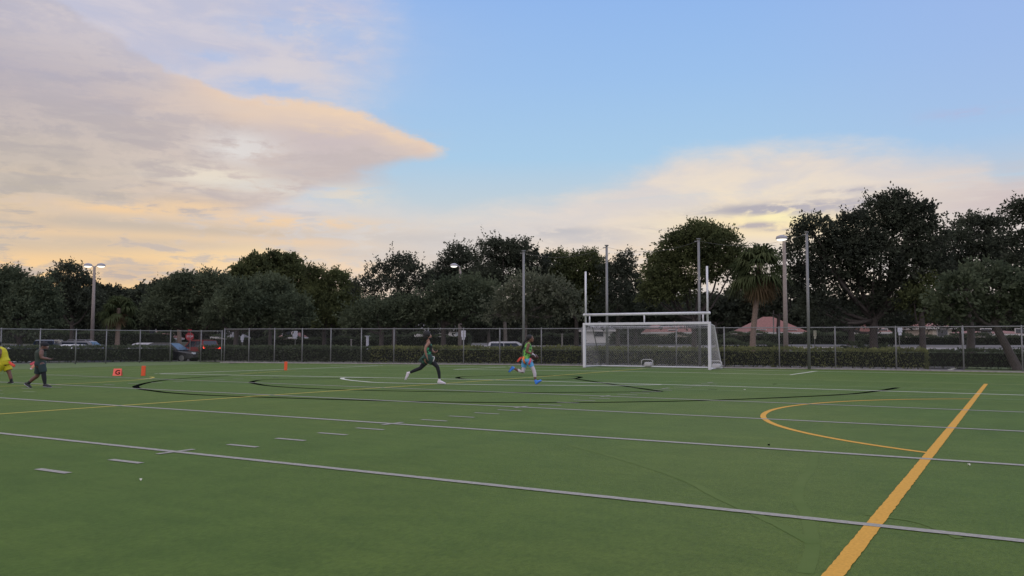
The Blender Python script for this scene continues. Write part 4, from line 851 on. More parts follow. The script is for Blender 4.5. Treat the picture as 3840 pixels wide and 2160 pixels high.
# ---------------------------------------------------------------- cars
M_tyre = mat('tyre', (.02, .02, .02), .9); M_rim = mat('rim', (.45, .45, .47), .3, metal=.8); M_cglass = mat('car_glass', (.02, .03, .05), .08, spec=.8)
M_tail = mat('tail_light_lit', (.6, .02, .02), .3, emit=((1, .05, .03), 5)); M_tailoff = mat('tail_light', (.25, .01, .01), .3); M_head = mat('headlight', (.7, .72, .75), .15)
def car(label, pos, yaw, paint, kind='sedan', lit=False, name='parked_car', group='cars parked behind the hedge', rack=False):
    suv = kind == 'suv'; L, W, H = (4.7, 1.86, 1.72) if suv else (4.6, 1.8, 1.46)
    t = thing(name, label, 'car', pos, group); t.rotation_euler = (0, 0, yaw)
    belt = .98 if suv else .88
    pr = [(-L/2, .35), (-L/2-.02+.04, .75), (-L/2+.12, belt-.02), (-L*.22, belt+.02), (L*.17, belt), (L*.40, belt-.14), (L/2-.02, .66), (L/2, .35), (L/2-.15, .24), (-L/2+.15, .24)]
    def local(name_, bm, m, parent=t, sm=False):
        me = bpy.data.meshes.new(name_); bm.to_mesh(me); bm.free(); return link(name_, me, m, parent, sm)
    b = bmesh.new(); v0 = [b.verts.new((x, -W/2, z)) for x, z in pr]; v1 = [b.verts.new((x, W/2, z)) for x, z in pr]; b.faces.new(v0[::-1]); b.faces.new(v1)
    for i in range(len(pr)): b.faces.new((v0[i], v0[(i+1) % len(pr)], v1[(i+1) % len(pr)], v1[i]))
    bmesh.ops.recalc_face_normals(b, faces=b.faces); bmesh.ops.bevel(b, geom=list(b.edges), offset=.06, segments=2, affect='EDGES', profile=.5)
    cp = [(-L*.45, belt), (-L*.41, H-.12), (-L*.36, H-.02), (L*.02, H), (L*.08, H-.04), (L*.25, belt)] if suv else [(-L*.40, belt), (-L*.27, H-.08), (-L*.2, H-.01), (L*.0, H), (L*.06, H-.04), (L*.24, belt)]
    tp = lambda z: W/2-.06-(z-belt)/(H-belt)*.20
    c0 = [b.verts.new((x, -tp(z), z)) for x, z in cp]; c1 = [b.verts.new((x, tp(z), z)) for x, z in cp]; b.faces.new(c0[::-1]); b.faces.new(c1)
    for i in range(len(cp)-1): b.faces.new((c0[i], c0[i+1], c1[i+1], c1[i]))
    body = local('body', b, paint, t, False)
    b = bmesh.new()
    for s in (-1, 1):
        zt, zb = H-.14, belt+.05
        xs = [(-L*.40, zb), (-L*.375, zt), (-L*.17, zt), (-L*.17, zb)] if suv else [(-L*.33, zb), (-L*.25, zt), (-L*.13, zt), (-L*.13, zb)]
        for q in (xs, [(xs[2][0]+.05, zb), (xs[2][0]+.05, zt), (L*.045, zt), (L*.18, zb)]): poly(b, [(x, s*(tp(z)+.006), z) for x, z in q])
    local('side_windows', b, M_cglass)
    b = bmesh.new(); (xa, za), (xb, zb_) = cp[-2], cp[-1]; off = V3(.012, 0, .012)
    poly(b, [V3(xa+(xb-xa)*.08, s*(tp(za)-.06), za-(za-zb_)*.08)+off for s in (-1, 1)]+[V3(xb-(xb-xa)*.05, s*(tp(zb_)-.06), zb_+.03)+off for s in (1, -1)]); local('windscreen', b, M_cglass)
    b = bmesh.new(); (xa, za), (xb, zb_) = cp[1], cp[0]; off = V3(-.015, 0, .01); poly(b, [V3(xa, s*(tp(za)-.08), za)+off for s in (1, -1)]+[V3(xb*.99, s*(tp(zb_)-.08), zb_+.06)+off for s in (-1, 1)]); local('rear_window', b, M_cglass)
    for x in (-L*.31, L*.31):
        for s in (-1, 1):
            b = bmesh.new(); tube(b, [V3(x, s*(W/2-.22), .33), V3(x, s*(W/2+.01), .33)], .33, 20); wl = local('wheel', b, M_tyre)
            b = bmesh.new(); tube(b, [V3(x, s*(W/2+.0), .33), V3(x, s*(W/2+.025), .33)], .2, 14); local('rim', b, M_rim, wl)
    for s in (-1, 1):
        b = bmesh.new(); box(b, (L/2-.10, s*(W/2-.28), .66), (.16, .36, .14), bevel=.03); local('headlight', b, M_head)
        b = bmesh.new(); box(b, (-L/2+.03, s*(W/2-.16), .86 if not lit else .92), (.14, .24, .2 if not lit else .42), bevel=.03); local('tail_light', b, M_tail if lit else M_tailoff)
        b = bmesh.new(); box(b, (L*.16, s*(W/2+.07), belt+.06), (.12, .18, .12), bevel=.03); local('side_mirror', b, paint)
    if rack:
        b = bmesh.new()
        for s in (-1, 1): tube(b, [V3(-L*.3, s*.6, H-.02), V3(-L*.28, s*.6, H+.07), V3(0, s*.6, H+.08), V3(L*.02, s*.6, H)], .025, 6)
        local('roof_rack', b, paint)
    return t
cp_ = lambda n, c, r=.25, me=.0: mat(n, c, r, metal=me)
PW, PS, PB, PD, PR, PG = cp_('paint_white', (.62, .63, .68)), cp_('paint_silver', (.38, .38, .42), .3, .4), cp_('paint_blue_grey', (.16, .17, .28), .3, .3), cp_('paint_dark', (.02, .021, .025)), cp_('paint_red', (.20, .015, .02)), cp_('paint_navy', (.02, .05, .12))
base_yaw = PSI
def cpos(xs, depth, z=0): v = at(xs, 1281, depth); v.z = z; return v
car('white parked car whose roof shows at the left edge behind the hedge', cpos(25, 60, -.32), base_yaw+math.radians(8), PW)
car('blue-grey parked car behind the white one at the left edge', cpos(62, 64, -.3), base_yaw, PB)
car('navy car with light roof, behind the walking player in dark clothes', cpos(196, 70, -.15), base_yaw+math.pi/2+.2, PG, 'suv')
car('white parked car left of the twin-headed lamp post', cpos(255, 63, -.25), base_yaw+math.pi+.1, PW, rack=False)
car('white van-like car with roof rack, behind the white car by the lamp post', cpos(330, 70, -.25), base_yaw+.05, PS, 'suv', rack=True)
car('blue-grey parked car right of the twin-headed lamp post', cpos(380, 62, -.28), base_yaw+.12, PB)
car('silver parked car at the right end of the left hedge', cpos(574, 66, -.12), base_yaw+.05, PS)
car('red car with both tail lights lit, driving away behind the stop sign', cpos(745, 80, -.12), base_yaw+math.pi*.78, PR, 'suv', lit=True, name='red_car', group=None)
car('dark car in the driveway gap with one headlight showing', cpos(640, 63.0, -.1), base_yaw-.15, PD, name='dark_car')
car('white car with dark windows behind the runner in green', cpos(1925, 66, -.22), base_yaw+.05, PW, 'suv', name='white_car')

# ---------------------------------------------------------------- pylons and goal-line marker
M_pyl = mat('pylon_orange', (.80, .10, .03), .6); M_coral = mat('marker_coral', (.85, .13, .09), .6)
def pylon(label, x, y, px):
    p = gp(x, y); h = px/ (F/p.dot(FWD)); b = bmesh.new(); box(b, (p.x, p.y, h/2+.0), (.15, .15, h), PSI+.2, bevel=.012)
    for v in b.verts:
        if v.co.z > h*.6: v.co.x += .012*RGT.x; v.co.y += .012*RGT.y
    solo('pylon', b, M_pyl, label, 'pylon', 'orange pylons')
pylon('orange pylon standing just right of the G marker', 537, 1409.5, 37)
pylon('orange pylon further off, near the fence, alone between the G marker and the runners', 1071, 1388.5, 32)
p = gp(441, 1408.5); k = F/p.dot(FWD); w = 30/k; h = 26/k
mk = thing('goal_line_marker', 'folded coral-red A-shaped yard marker with a black G on its face', 'yard marker', p)
yw = PSI+.25; Rm = Matrix.Rotation(yw, 4, 'Z')
b = bmesh.new(); T = lambda x, y, z: p+Rm @ V3(x, y, z)
for s in (-1, 1):
    q = [T(-w/2, s*.16, 0), T(w/2, s*.16, 0), T(w/2*.9, s*.012, h), T(-w/2*.9, s*.012, h)]
    q2 = [v+Rm @ V3(0, -s*.02, 0) for v in q]; a = [b.verts.new(v) for v in q]; c_ = [b.verts.new(v) for v in q2]
    b.faces.new(a); b.faces.new(c_[::-1])
    for i in range(4): b.faces.new((a[i], a[(i+1) % 4], c_[(i+1) % 4], c_[i]))
child('panels', b, M_coral, mk)
textmesh('letter', 'G', h*.95, T(.02, -.105, h*.45), Rm @ Matrix.Rotation(math.pi/2-math.atan2(.15, h), 4, 'X'), M_black, mk, .004)
b = bmesh.new(); box(b, T(-w/2+.03, 0, h*.42), (.02, .12, h*.5), yw); child('side_opening_shade', b, mat('marker_shadow_red', (.35, .02, .02), .7), mk)  # solid dark red box paints the shade inside the open side

# litter on the turf
for (x, y, s, m, lb) in [(528, 1798, .035, M_white, 'tiny white scrap on the turf near the nearest hash marks at the left'), (3633, 1742, .035, M_white, 'tiny white scrap right of the thick orange line'),
                         (2792, 1461, .06, M_white, 'tiny white scrap on the turf right of the black arcs'), (2883, 1668, .035, M_black, 'small dark scrap on the turf left of the orange curve'),
                         ]:
    c = gp(x, y, .012); b = bmesh.new(); pts = [c+V3(s*.5*math.cos(a)*(1.6 if 'leaf' in lb else 1), s*.35*math.sin(a), .012*math.sin(a*2)) for a in np.linspace(0, 5.6, 8)]
    poly(b, pts); r_ = bmesh.ops.extrude_face_region(b, geom=list(b.faces)); bmesh.ops.translate(b, verts=[v for v in r_['geom'] if isinstance(v, bmesh.types.BMVert)], vec=(0, 0, .004))
    solo('dry_leaf' if 'leaf' in lb else 'scrap', b, m, lb, 'litter')
# ---------------------------------------------------------------- people
def bake(name, bm, m, parent, voxel=.012, smooth_it=3, label=None):
    """fuse overlapping closed shapes into one continuous skin"""
    me = bpy.data.meshes.new(name); bm.to_mesh(me); bm.free()
    me.transform(Matrix.Translation(-wloc(parent)))
    o = bpy.data.objects.new(name, me); COL.objects.link(o)
    r = o.modifiers.new('r', 'REMESH'); r.mode = 'VOXEL'; r.voxel_size = voxel
    s = o.modifiers.new('s', 'SMOOTH'); s.factor = .5; s.iterations = smooth_it
    bpy.context.view_layer.update()
    m2 = bpy.data.meshes.new_from_object(o.evaluated_get(bpy.context.evaluated_depsgraph_get())); m2.name = name
    bpy.data.objects.remove(o); m2.materials.clear()
    r_ = link(name, m2, m, parent, True)
    if label: r_['label'] = label
    return r_
class Fig:
    def __init__(s, foot, depth_shift=0):     # foot: photo px of ground contact
        s.p = gp(*foot); s.d = s.p.dot(FWD)+depth_shift; s.k = F/s.d
    def J(s, x, y, off=0.0):                   # joint at photo px, off metres away from the viewer
        return at(x, y, s.d+off)
def chain(bm, pts, rad, lat=None, seg=14, ends=True):
    tube(bm, pts, rad, seg, True, lat)
    if ends:
        for p, r in ((pts[0], rad[0]), (pts[-1], rad[-1])):
            a = r if not isinstance(r, tuple) else min(r); ball(bm, p, a*.98, seg=12)
def hand(bm, w, d, nrm, L=.18, curl=.5, grip=None):
    d = d.normalized(); nrm = (nrm-d*nrm.dot(d)).normalized(); sd_ = d.cross(nrm)
    pc = w+d*L*.27; tube(bm, [w, w+d*L*.12, pc, w+d*L*.5], [(.022, .028), (.017, .036), (.016, .042), (.013, .038)], 10, True, sd_)
    for i, ln in enumerate((.40, .47, .44, .34)):
        b = w+d*L*.48+sd_*(.028-.019*i); c1 = curl*(.8+.12*i); q = [b]
        dd = d
        for j, f in enumerate((.45, .32, .23)):
            ang = c1*(j+1)*.55; dd = (d*math.cos(ang)+nrm*math.sin(ang)); q.append(q[-1]+dd*L*ln*f)
        tube(bm, q, [.0095, .009, .008, .006], 7)
    b = w+d*L*.14+sd_*.03; t1 = b+(d*.5+sd_*.6+nrm*.35).normalized()*L*.2; tube(bm, [b-sd_*.01, t1, t1+(d*.85+nrm*.4).normalized()*L*.17], [.012, .010, .007], 7)
def head(bm, c, r, fwd, up):
    fwd = fwd.normalized(); rt = fwd.cross(up).normalized(); up = rt.cross(fwd).normalized()
    M = Matrix((rt, fwd, up)).transposed()
    ball(bm, c+up*.02, (r*.74, r*.92, r*.86), M, 16)                 # cranium
    ball(bm, c+fwd*r*.22-up*r*.42, (r*.58, r*.62, r*.62), M, 14)      # jaw and face
    ball(bm, c+fwd*r*.62-up*r*.92, (r*.24, r*.22, r*.18), M, 10)      # chin
    tube(bm, [c+fwd*r*.88+up*r*.06, c+fwd*r*1.08-up*r*.22, c+fwd*r*.86-up*r*.34], [r*.07, r*.14, r*.10], 8)   # nose
    tube(bm, [c+fwd*r*.84-up*r*.56-rt*r*.2, c+fwd*r*.95-up*r*.56, c+fwd*r*.84-up*r*.56+rt*r*.2], [r*.06, r*.09, r*.06], 8)   # lips
    for s in (-1, 1):
        ball(bm, c+rt*s*r*.76-up*r*.18-fwd*r*.05, (r*.09, r*.17, r*.26), M, 8)      # ears
        ball(bm, c+fwd*r*.80+rt*s*r*.30+up*r*.12, (r*.24, r*.10, r*.07), M, 8)      # brows
    return M, rt, up
def shoe(bm, heel, toe, ankle, w=.046):
    d = (toe-heel); L = d.length; d = d.normalized(); up = (ankle-heel); up = (up-d*up.dot(d)).normalized(); s = d.cross(up)
    pts = [heel+d*L*t+up*h for t, h in ((-.02, .035), (.10, .045), (.30, .052), (.50, .045), (.70, .036), (.88, .030), (1.0, .024))]
    tube(bm, pts, [(.032, w*.7), (.045, w*.85), (.052, w*.86), (.044, w*.95), (.034, w*1.08), (.027, w*.95), (.015, w*.5)], 14, True, s)
    tube(bm, [heel+d*L*.16+up*.03, ankle], [(.046, .046), (.042, .040)], 12, True, s)
def sole(bm, heel, toe, ankle, w=.05):
    d = (toe-heel); L = d.length; d = d.normalized(); up = (ankle-heel); up = (up-d*up.dot(d)).normalized(); s = d.cross(up)
    tube(bm, [heel+d*L*t+up*.004 for t in (-.03, .1, .4, .7, .95, 1.02)], [(.010, w*.6), (.012, w*.85), (.012, w*.82), (.012, w*1.02), (.010, w*.8), (.006, w*.4)], 12, True, s)
def eyes(root, c, r, fwd, rt, up, skinm):
    b = bmesh.new()
    for s in (-1, 1): ball(b, c+fwd*r*.83+rt*s*r*.30+up*r*.02, r*.10, seg=8)
    child('eyes', b, mat('eye_white', (.6, .58, .55), .3), root, True)

SK1 = mat('skin_brown', (.30, .155, .115), .55, var=.06, scale=6); SK2 = mat('skin_dark_brown', (.16, .070, .045), .5, var=.08, scale=6); SK3 = mat('skin_deep_brown', (.135, .065, .050), .5, var=.08, scale=6)
C_black = mat('black_fabric', (.010, .011, .016), .85); C_hair = mat('black_hair', (.008, .008, .009), .7, var=.4, scale=40, bump=.5)
C_jerA = mat('black_green_jersey', (.008, .012, .010), .8, col2=(.05, .34, .17), scale=9, lohi=(.55, .60), detail=1); C_shoA = mat('green_black_shorts', (.012, .035, .030), .8, col2=(.035, .12, .075), scale=8, lohi=(.52, .62), detail=1)
C_wht = mat('white_fabric', (.60, .56, .62), .8); C_shoe = mat('white_shoe', (.66, .61, .66), .6, var=.08, scale=20)
C_jerB = mat('lime_patterned_jersey', (.20, .52, .11), .8, col2=(.02, .09, .05), scale=13, lohi=(.50, .56), detail=2); C_blue = mat('light_blue_shorts', (.12, .40, .72), .8, var=.1, scale=5); C_legB = mat('pale_grey_leggings', (.56, .50, .56), .8)
C_shB = mat('bright_blue_shoe', (.045, .22, .72), .5, var=.15, scale=20); C_flag = mat('coral_flag', (.85, .10, .07), .6); C_flag2 = mat('orange_flag', (.90, .24, .06), .6); C_flag3 = mat('pink_flag', (.70, .10, .16), .6); C_ball = mat('football_brown', (.055, .018, .014), .55, var=.2, scale=60)
C_dark = mat('dark_green_tank_top', (.035, .050, .040), .85); C_shd = mat('dark_teal_shorts', (.020, .038, .042), .85); C_yel = mat('yellow_jersey', (.50, .45, .015), .75, var=.08, scale=6); C_yel2 = mat('yellow_shorts', (.54, .46, .012), .75, var=.08, scale=6); C_bsole = mat('dark_shoe', (.02, .02, .024), .6); C_grey = mat('shoe_grey', (.35, .35, .40), .6)
def flag(root, pts, w, m, wl):
    b = bmesh.new(); tube(b, pts, [(.004, w*.7)]+[(.005, w)]*(len(pts)-2)+[(.004, w*.85)], 8, True, wl); child('flag', b, m, root, True)

# --- runner in black
f = Fig((1655, 1441)); J = f.J
root = thing('person', 'person sprinting in black and green jersey, black leggings and white shoes', 'person', f.p)
N_, A_ = -.15, .15                              # near and far shoulder offsets
b = bmesh.new()
chain(b, [J(1603, 1350), J(1604, 1336), J(1605, 1316), J(1606, 1298), J(1606, 1286)], [(.13, .17), (.11, .15), (.125, .165), (.13, .19), (.07, .14)], FWD)
chain(b, [J(1606, 1288), J(1605, 1272)], [.062, .058])
hc = J(1604, 1258.5); hf = (RGT*1.0+V3(0, 0, .05)); M, rt, up_ = head(b, hc, .125, hf, V3(0, 0, 1))
chain(b, [J(1608, 1286, -.17), J(1597, 1301, -.22), J(1594, 1314, -.23)], [.058, .050, .042])
chain(b, [J(1594, 1314, -.23), J(1597.5, 1327, -.22), J(1601, 1338, -.21)], [.042, .038, .027])
hand(b, J(1601, 1337.5, -.21), J(1604, 1350, -.2)-J(1601, 1338, -.21), RGT, .17, .5)
chain(b, [J(1606, 1287, .17), J(1615, 1302, .2), J(1621, 1316, .2)], [.055, .048, .040]); chain(b, [J(1621, 1316, .2), J(1632, 1322, .16)], [.040, .027]); hand(b, J(1632, 1322, .16), J(1640, 1318, .14)-J(1632, 1322, .16), V3(0, 0, 1), .16, 1.3)
chain(b, [J(1609, 1350, -.08), J(1627, 1362, -.09), J(1640, 1376, -.09)], [.085, .075, .056]); chain(b, [J(1640, 1376, -.09), J(1646, 1397, -.09), J(1648, 1420, -.09)], [.056, .052, .034])
chain(b, [J(1599, 1352, .08), J(1587, 1368, .09), J(1576, 1381, .09)], [.085, .075, .056]); chain(b, [J(1576, 1381, .09), J(1555, 1389, .09), J(1538, 1397, .09)], [.056, .052, .034])
bake('body', b, SK1, root, .008); eyes(root, hc, .125, hf, rt, up_, SK1)
b = bmesh.new(); chain(b, [J(1606, 1352, -.08), J(1627, 1361.5, -.09), J(1640, 1376, -.09), J(1646, 1397, -.09), J(1648, 1419, -.09)], [.102, .088, .068, .062, .042])
chain(b, [J(1601, 1354, .08), J(1587, 1368, .09), J(1576, 1381, .09), J(1555, 1389, .09), J(1539, 1396.5, .09)], [.102, .088, .068, .062, .042]); bake('leggings', b, C_black, root, .012)
b = bmesh.new(); tube(b, [J(1604, 1345), J(1605, 1330), J(1605, 1312), J(1606, 1297), J(1606, 1285)], [(.155, .20), (.13, .18), (.145, .185), (.145, .20), (.085, .145)], 18, True, FWD)
tube(b, [J(1606, 1292, -.17), J(1607, 1282, -.12)], [.06, .05], 10); tube(b, [J(1606, 1292, .17), J(1607, 1282, .12)], [.06, .05], 10); bake('jersey', b, C_jerA, root, .012)
b = bmesh.new(); tube(b, [J(1604, 1328), J(1604, 1338), J(1603, 1346)], [(.145, .19), (.20, .22), (.22, .22)], 16, True, FWD)
tube(b, [J(1606, 1342, -.07), J(1617, 1353, -.09), J(1623, 1357.5, -.09)], [(.15, .15), (.145, .13), (.13, .12)], 14, True, FWD); tube(b, [J(1601, 1342, .07), J(1589, 1354, .09), J(1584, 1362, .09)], [(.15, .15), (.165, .13), (.16, .12)], 14, True, FWD); bake('shorts', b, C_shoA, root, .012)
b = bmesh.new(); ball(b, hc+V3(0, 0, .035)-RGT*.03, (.125, .140, .140), M, 16); tube(b, [hc-RGT*.06, J(1597, 1266), J(1597, 1275)], [(.11, .115), (.11, .11), (.08, .085)], 14, True, FWD); tube(b, [J(1608, 1266), J(1615, 1271), J(1616, 1274)], [(.05, .07), (.05, .05), (.02, .03)], 10, True, FWD); bake('hair', b, C_hair, root, .010)
for hl, to, an in ((J(1641, 1436, -.09), J(1671, 1440.5, -.09), J(1648, 1420, -.09)), (J(1526, 1395, .09), J(1517.5, 1425, .09), J(1538, 1397, .09))):
    b = bmesh.new(); shoe(b, hl, to, an, .05); s_ = bake('shoe', b, C_shoe, root, .008); b = bmesh.new(); sole(b, hl, to, an); child('sole', b, C_wht, s_, True)
b = bmesh.new(); tube(b, [J(1622, 1336, -.2), J(1629.5, 1339, -.2), J(1627, 1349, -.2), J(1624, 1357, -.2)], [.012, .016, .016, .014], 8); child('belt_strap', b, C_wht, root, True)

# --- runner in green carrying the ball
f = Fig((2010, 1447)); J = f.J
root = thing('person', 'person running with a football in lime green jersey, light blue shorts and long dreadlocks', 'person', f.p)
b = bmesh.new()
chain(b, [J(1974, 1353), J(1974, 1338), J(1977, 1320), J(1980, 1301), J(1982, 1290)], [(.125, .165), (.105, .145), (.12, .16), (.13, .18), (.07, .13)], FWD)
chain(b, [J(1982, 1292), J(1985, 1279)], [.060, .055])
hc = J(1988, 1270.5); hf = (RGT*1.0+V3(0, 0, .12)); M, rt, up_ = head(b, hc, .118, hf, V3(-.1*RGT.x, -.1*RGT.y, 1))
chain(b, [J(1982, 1292, -.16), J(1978, 1307, -.2), J(1975, 1319, -.2)], [.056, .052, .042]); chain(b, [J(1975, 1319, -.2), J(1987, 1324, -.2), J(1997, 1327, -.18)], [.042, .038, .027])
chain(b, [J(1984, 1292, .16), J(1990, 1306, .2), J(1994, 1318, .2)], [.054, .048, .040]); chain(b, [J(1994, 1318, .2), J(1997, 1326, .12), J(1998, 1332, .05)], [.040, .034, .026])
chain(b, [J(1982, 1355, -.08), J(1993, 1370, -.09), J(2000, 1385, -.09)], [.085, .072, .056]); chain(b, [J(2000, 1385, -.09), J(2005, 1404, -.09), J(2007.5, 1424, -.09)], [.056, .052, .034])
chain(b, [J(1969, 1356, .08), J(1964, 1376, .09), J(1961, 1394, .09)], [.085, .072, .056]); chain(b, [J(1961, 1394, .09), J(1945, 1390, .09), J(1929, 1382, .09)], [.056, .052, .034])
bake('body', b, SK2, root, .008); eyes(root, hc, .118, hf, rt, up_, SK2)
b = bmesh.new(); tube(b, [J(1972.5, 1348), J(1974, 1336), J(1977, 1319), J(1980, 1302), J(1981, 1288)], [(.145, .185), (.122, .17), (.138, .18), (.142, .19), (.08, .135)], 18, True, FWD)
tube(b, [J(1981, 1298, -.15), J(1983, 1286, -.11)], [.062, .05], 10); tube(b, [J(1981, 1298, .15), J(1983, 1286, .11)], [.062, .05], 10); bake('jersey', b, C_jerB, root, .012)
b = bmesh.new(); tube(b, [J(1973, 1344), J(1973, 1352), J(1974, 1358)], [(.14, .18), (.155, .19), (.14, .18)], 16, True, FWD)
tube(b, [J(1980, 1352, -.07), J(1989, 1364, -.09), J(1995, 1375, -.09)], [.115, .098, .083], 14); tube(b, [J(1970, 1352, .07), J(1966, 1366, .09), J(1963.5, 1378, .09)], [.115, .098, .085], 14); bake('shorts', b, C_blue, root, .012)
b = bmesh.new(); chain(b, [J(1989, 1364, -.09), J(2000.5, 1385.5, -.09), J(2005, 1400, -.09), J(2006, 1412, -.09)], [.082, .066, .062, .050]); chain(b, [J(1966, 1366, .09), J(1961.3, 1394.5, .09), J(1950, 1392, .09), J(1942, 1388, .09)], [.082, .066, .060, .050]); bake('leggings', b, C_legB, root, .012)
b = bmesh.new(); ball(b, hc+V3(0, 0, .035)-RGT*.03, (.105, .115, .11), M, 16)
rg = np.random.default_rng(4)
for i in range(26):
    sx, oy = rg.uniform(-1, 1), rg.uniform(-.09, .09); e = rg.uniform(.55, 1.0)
    tip = J(1976-24*e+rg.uniform(-3, 3), 1274+46*e+rg.uniform(-4, 4), oy*1.5); st = J(1982+2*sx, 1266+rg.uniform(-3, 5), oy)
    md = st.lerp(tip, .5)-RGT*.06*e+V3(0, 0, .03); tube(b, [st, st.lerp(md, .5)-RGT*.02, md, tip], [.018, .018, .016, .010], 6)
tube(b, [J(1989, 1279), J(1994, 1281.5), J(1994.5, 1285)], [(.03, .05), (.04, .05), (.015, .03)], 10, True, FWD)
bake('dreadlocks', b, C_hair, root, .009)
for hl, to, an in ((J(2010.5, 1442, -.09), J(2032, 1427.5, -.09), J(2006.5, 1424, -.09)), (J(1920, 1373, .09), J(1905.5, 1394.5, .09), J(1929, 1382, .09))):
    b = bmesh.new(); shoe(b, hl, to, an, .05); s_ = bake('shoe', b, C_shB, root, .008); b = bmesh.new(); sole(b, hl, to, an); child('sole', b, mat('sole_blue', (.03, .09, .35), .5), s_, True)
b = bmesh.new(); bc = J(2006, 1339, -.08)
hand(b, J(1996.5, 1326, -.18), J(2007, 1334, -.16)-J(1997, 1327, -.18), V3(0, 0, -1)+FWD*.2, .19, .7); tube(b, [J(1995, 1326, -.18), J(1998, 1328, -.175)], [.034, .032], 10)
hand(b, J(1994.5, 1331, .0), J(1998, 1346, -.02)-J(1994, 1331, .0), RGT, .18, .8); tube(b, [J(1996, 1326, .05), J(1996, 1333, .0)], [.034, .030], 10); bake('gloves', b, C_wht, root, .007, 1)
flag(root, [J(1970, 1341, -.2), J(1964.5, 1338, -.2), J(1962, 1346, -.22), J(1968, 1363, -.2)], .035, C_flag2, RGT)
flag(root, [J(1989, 1343, -.2), J(1989, 1354, -.22), J(1983, 1367, -.22)], .035, C_flag3, RGT)
flag(root, [J(1964, 1338, .1), J(1950, 1344, .1), J(1946, 1350, .12), J(1940, 1357, .12)], .035, C_flag, V3(0, 0, 1))
b = bmesh.new(); tube(b, [J(1962, 1343.5), J(1988, 1343)], [(.01, .01)]*2, 6); tube(b, [J(1992, 1347, -.18), J(1999, 1352, -.19), J(1996, 1357, -.19)], [.01, .014, .008], 6); child('belt', b, C_wht, root, True)
# the ball is its own thing
ax = (RGT+V3(0, 0, -.25)+FWD*.3).normalized(); b = bmesh.new(); q = [(-.14, .008), (-.125, .035), (-.09, .062), (-.045, .080), (0, .086), (.045, .080), (.09, .062), (.125, .035), (.14, .008)]
tube(b, [ax*x for x, r in q], [r for x, r in q], 16); bl = thing('football', 'dark brown football tucked in the white-gloved hands of the runner in green', 'ball', bc); bmesh.ops.translate(b, verts=b.verts, vec=bc); child('leather_shell', b, C_ball, bl, True)
b = bmesh.new(); sdn = (-FWD-ax*ax.dot(-FWD)).normalized(); upb = V3(0, 0, 1); upb = (upb-ax*upb.dot(ax)).normalized()
for i in range(6): c = bc+ax*(-.04+.016*i)+upb*.083; tube(b, [c-sdn*.016, c+sdn*.016], .004, 5)
tube(b, [bc-ax*.045+upb*.083, bc+ax*.045+upb*.083], .004, 5); child('laces', b, C_wht, bl)

# --- player walking, dark clothes
f = Fig((178, 1454)); J = f.J
root = thing('person', 'person walking in dark tank top, dark shorts and black cap, arm bent forward', 'person', f.p)
b = bmesh.new()
chain(b, [J(150, 1366), J(151, 1350), J(152.5, 1334), J(153, 1322), J(157, 1312)], [(.135, .175), (.125, .165), (.145, .185), (.15, .20), (.08, .14)], FWD)
chain(b, [J(158, 1314), J(162, 1305)], [.068, .060])
hc = J(167, 1298); hf = (RGT*1.0+V3(0, 0, -.25)); M, rt, up_ = head(b, hc, .122, hf, V3(.25*RGT.x, .25*RGT.y, 1))
chain(b, [J(156, 1318, -.19), J(155, 1331, -.23), J(156, 1341, -.24)], [.066, .062, .048]); chain(b, [J(156, 1341, -.24), J(168, 1344, -.24), J(178, 1346, -.22)], [.048, .044, .028]); hand(b, J(178, 1346, -.22), RGT+V3(0, 0, -.15), V3(0, 0, 1), .18, .35)
chain(b, [J(157, 1318, .19), J(160, 1331, .22), J(163, 1341, .22)], [.062, .056, .044]); chain(b, [J(163, 1341, .22), J(182, 1345, .18)], [.044, .028]); hand(b, J(182, 1345, .18), RGT+V3(0, 0, -.1), V3(0, 0, 1), .17, .35)
chain(b, [J(156, 1368, -.08), J(161, 1386, -.09), J(163.5, 1402, -.09)], [.10, .085, .062]); chain(b, [J(163.5, 1402, -.09), J(166, 1420, -.09), J(168.5, 1440, -.09)], [.062, .060, .036])
chain(b, [J(148, 1368, .08), J(145, 1390, .09), J(139.5, 1410, .09)], [.10, .085, .062]); chain(b, [J(139.5, 1410, .09), J(121, 1423, .09), J(107, 1437, .09)], [.062, .060, .036])
bake('body', b, SK3, root, .008); eyes(root, hc, .122, hf, rt, up_, SK3)
b = bmesh.new(); tube(b, [J(150, 1362), J(151, 1348), J(152, 1334), J(152.5, 1322), J(156, 1311)], [(.150, .19), (.138, .18), (.155, .20), (.158, .20), (.085, .14)], 18, True, FWD); tube(b, [J(155, 1320, -.17), J(157, 1311, -.12)], [.07, .05], 10); tube(b, [J(155, 1320, .17), J(157, 1311, .12)], [.07, .05], 10); bake('tank_top', b, C_dark, root, .012)
b = bmesh.new(); tube(b, [J(150.5, 1356), J(151, 1364), J(151, 1372)], [(.150, .19), (.160, .2), (.155, .19)], 16, True, FWD); tube(b, [J(156, 1368, -.08), J(160, 1384, -.09), J(163, 1396, -.09)], [(.12, .12), (.115, .115), (.105, .11)], 14); tube(b, [J(148, 1368, .08), J(145, 1386, .09), J(141, 1402, .09)], [(.125, .12), (.12, .115), (.11, .11)], 14); bake('shorts', b, C_shd, root, .012)
b = bmesh.new(); chain(b, [J(162, 1392, -.09), J(163.5, 1402, -.09), J(166, 1420, -.09), J(168.5, 1440, -.09)], [.080, .072, .068, .044]); bake('legging', b, C_black, root, .012)
b = bmesh.new(); chain(b, [J(113, 1431, .09), J(106, 1438, .09)], [.050, .044]); child('sock', b, C_black, root, True)
b = bmesh.new(); ball(b, hc+up_*.045-hf*.012, (.105, .125, .10), M, 16); tube(b, [hc+up_*.055-hf*.08, hc+up_*.03-hf*.20, hc+up_*.02-hf*.22], [(.012, .06), (.010, .06), (.006, .03)], 10, True, rt); bake('cap', b, C_black, root, .009)
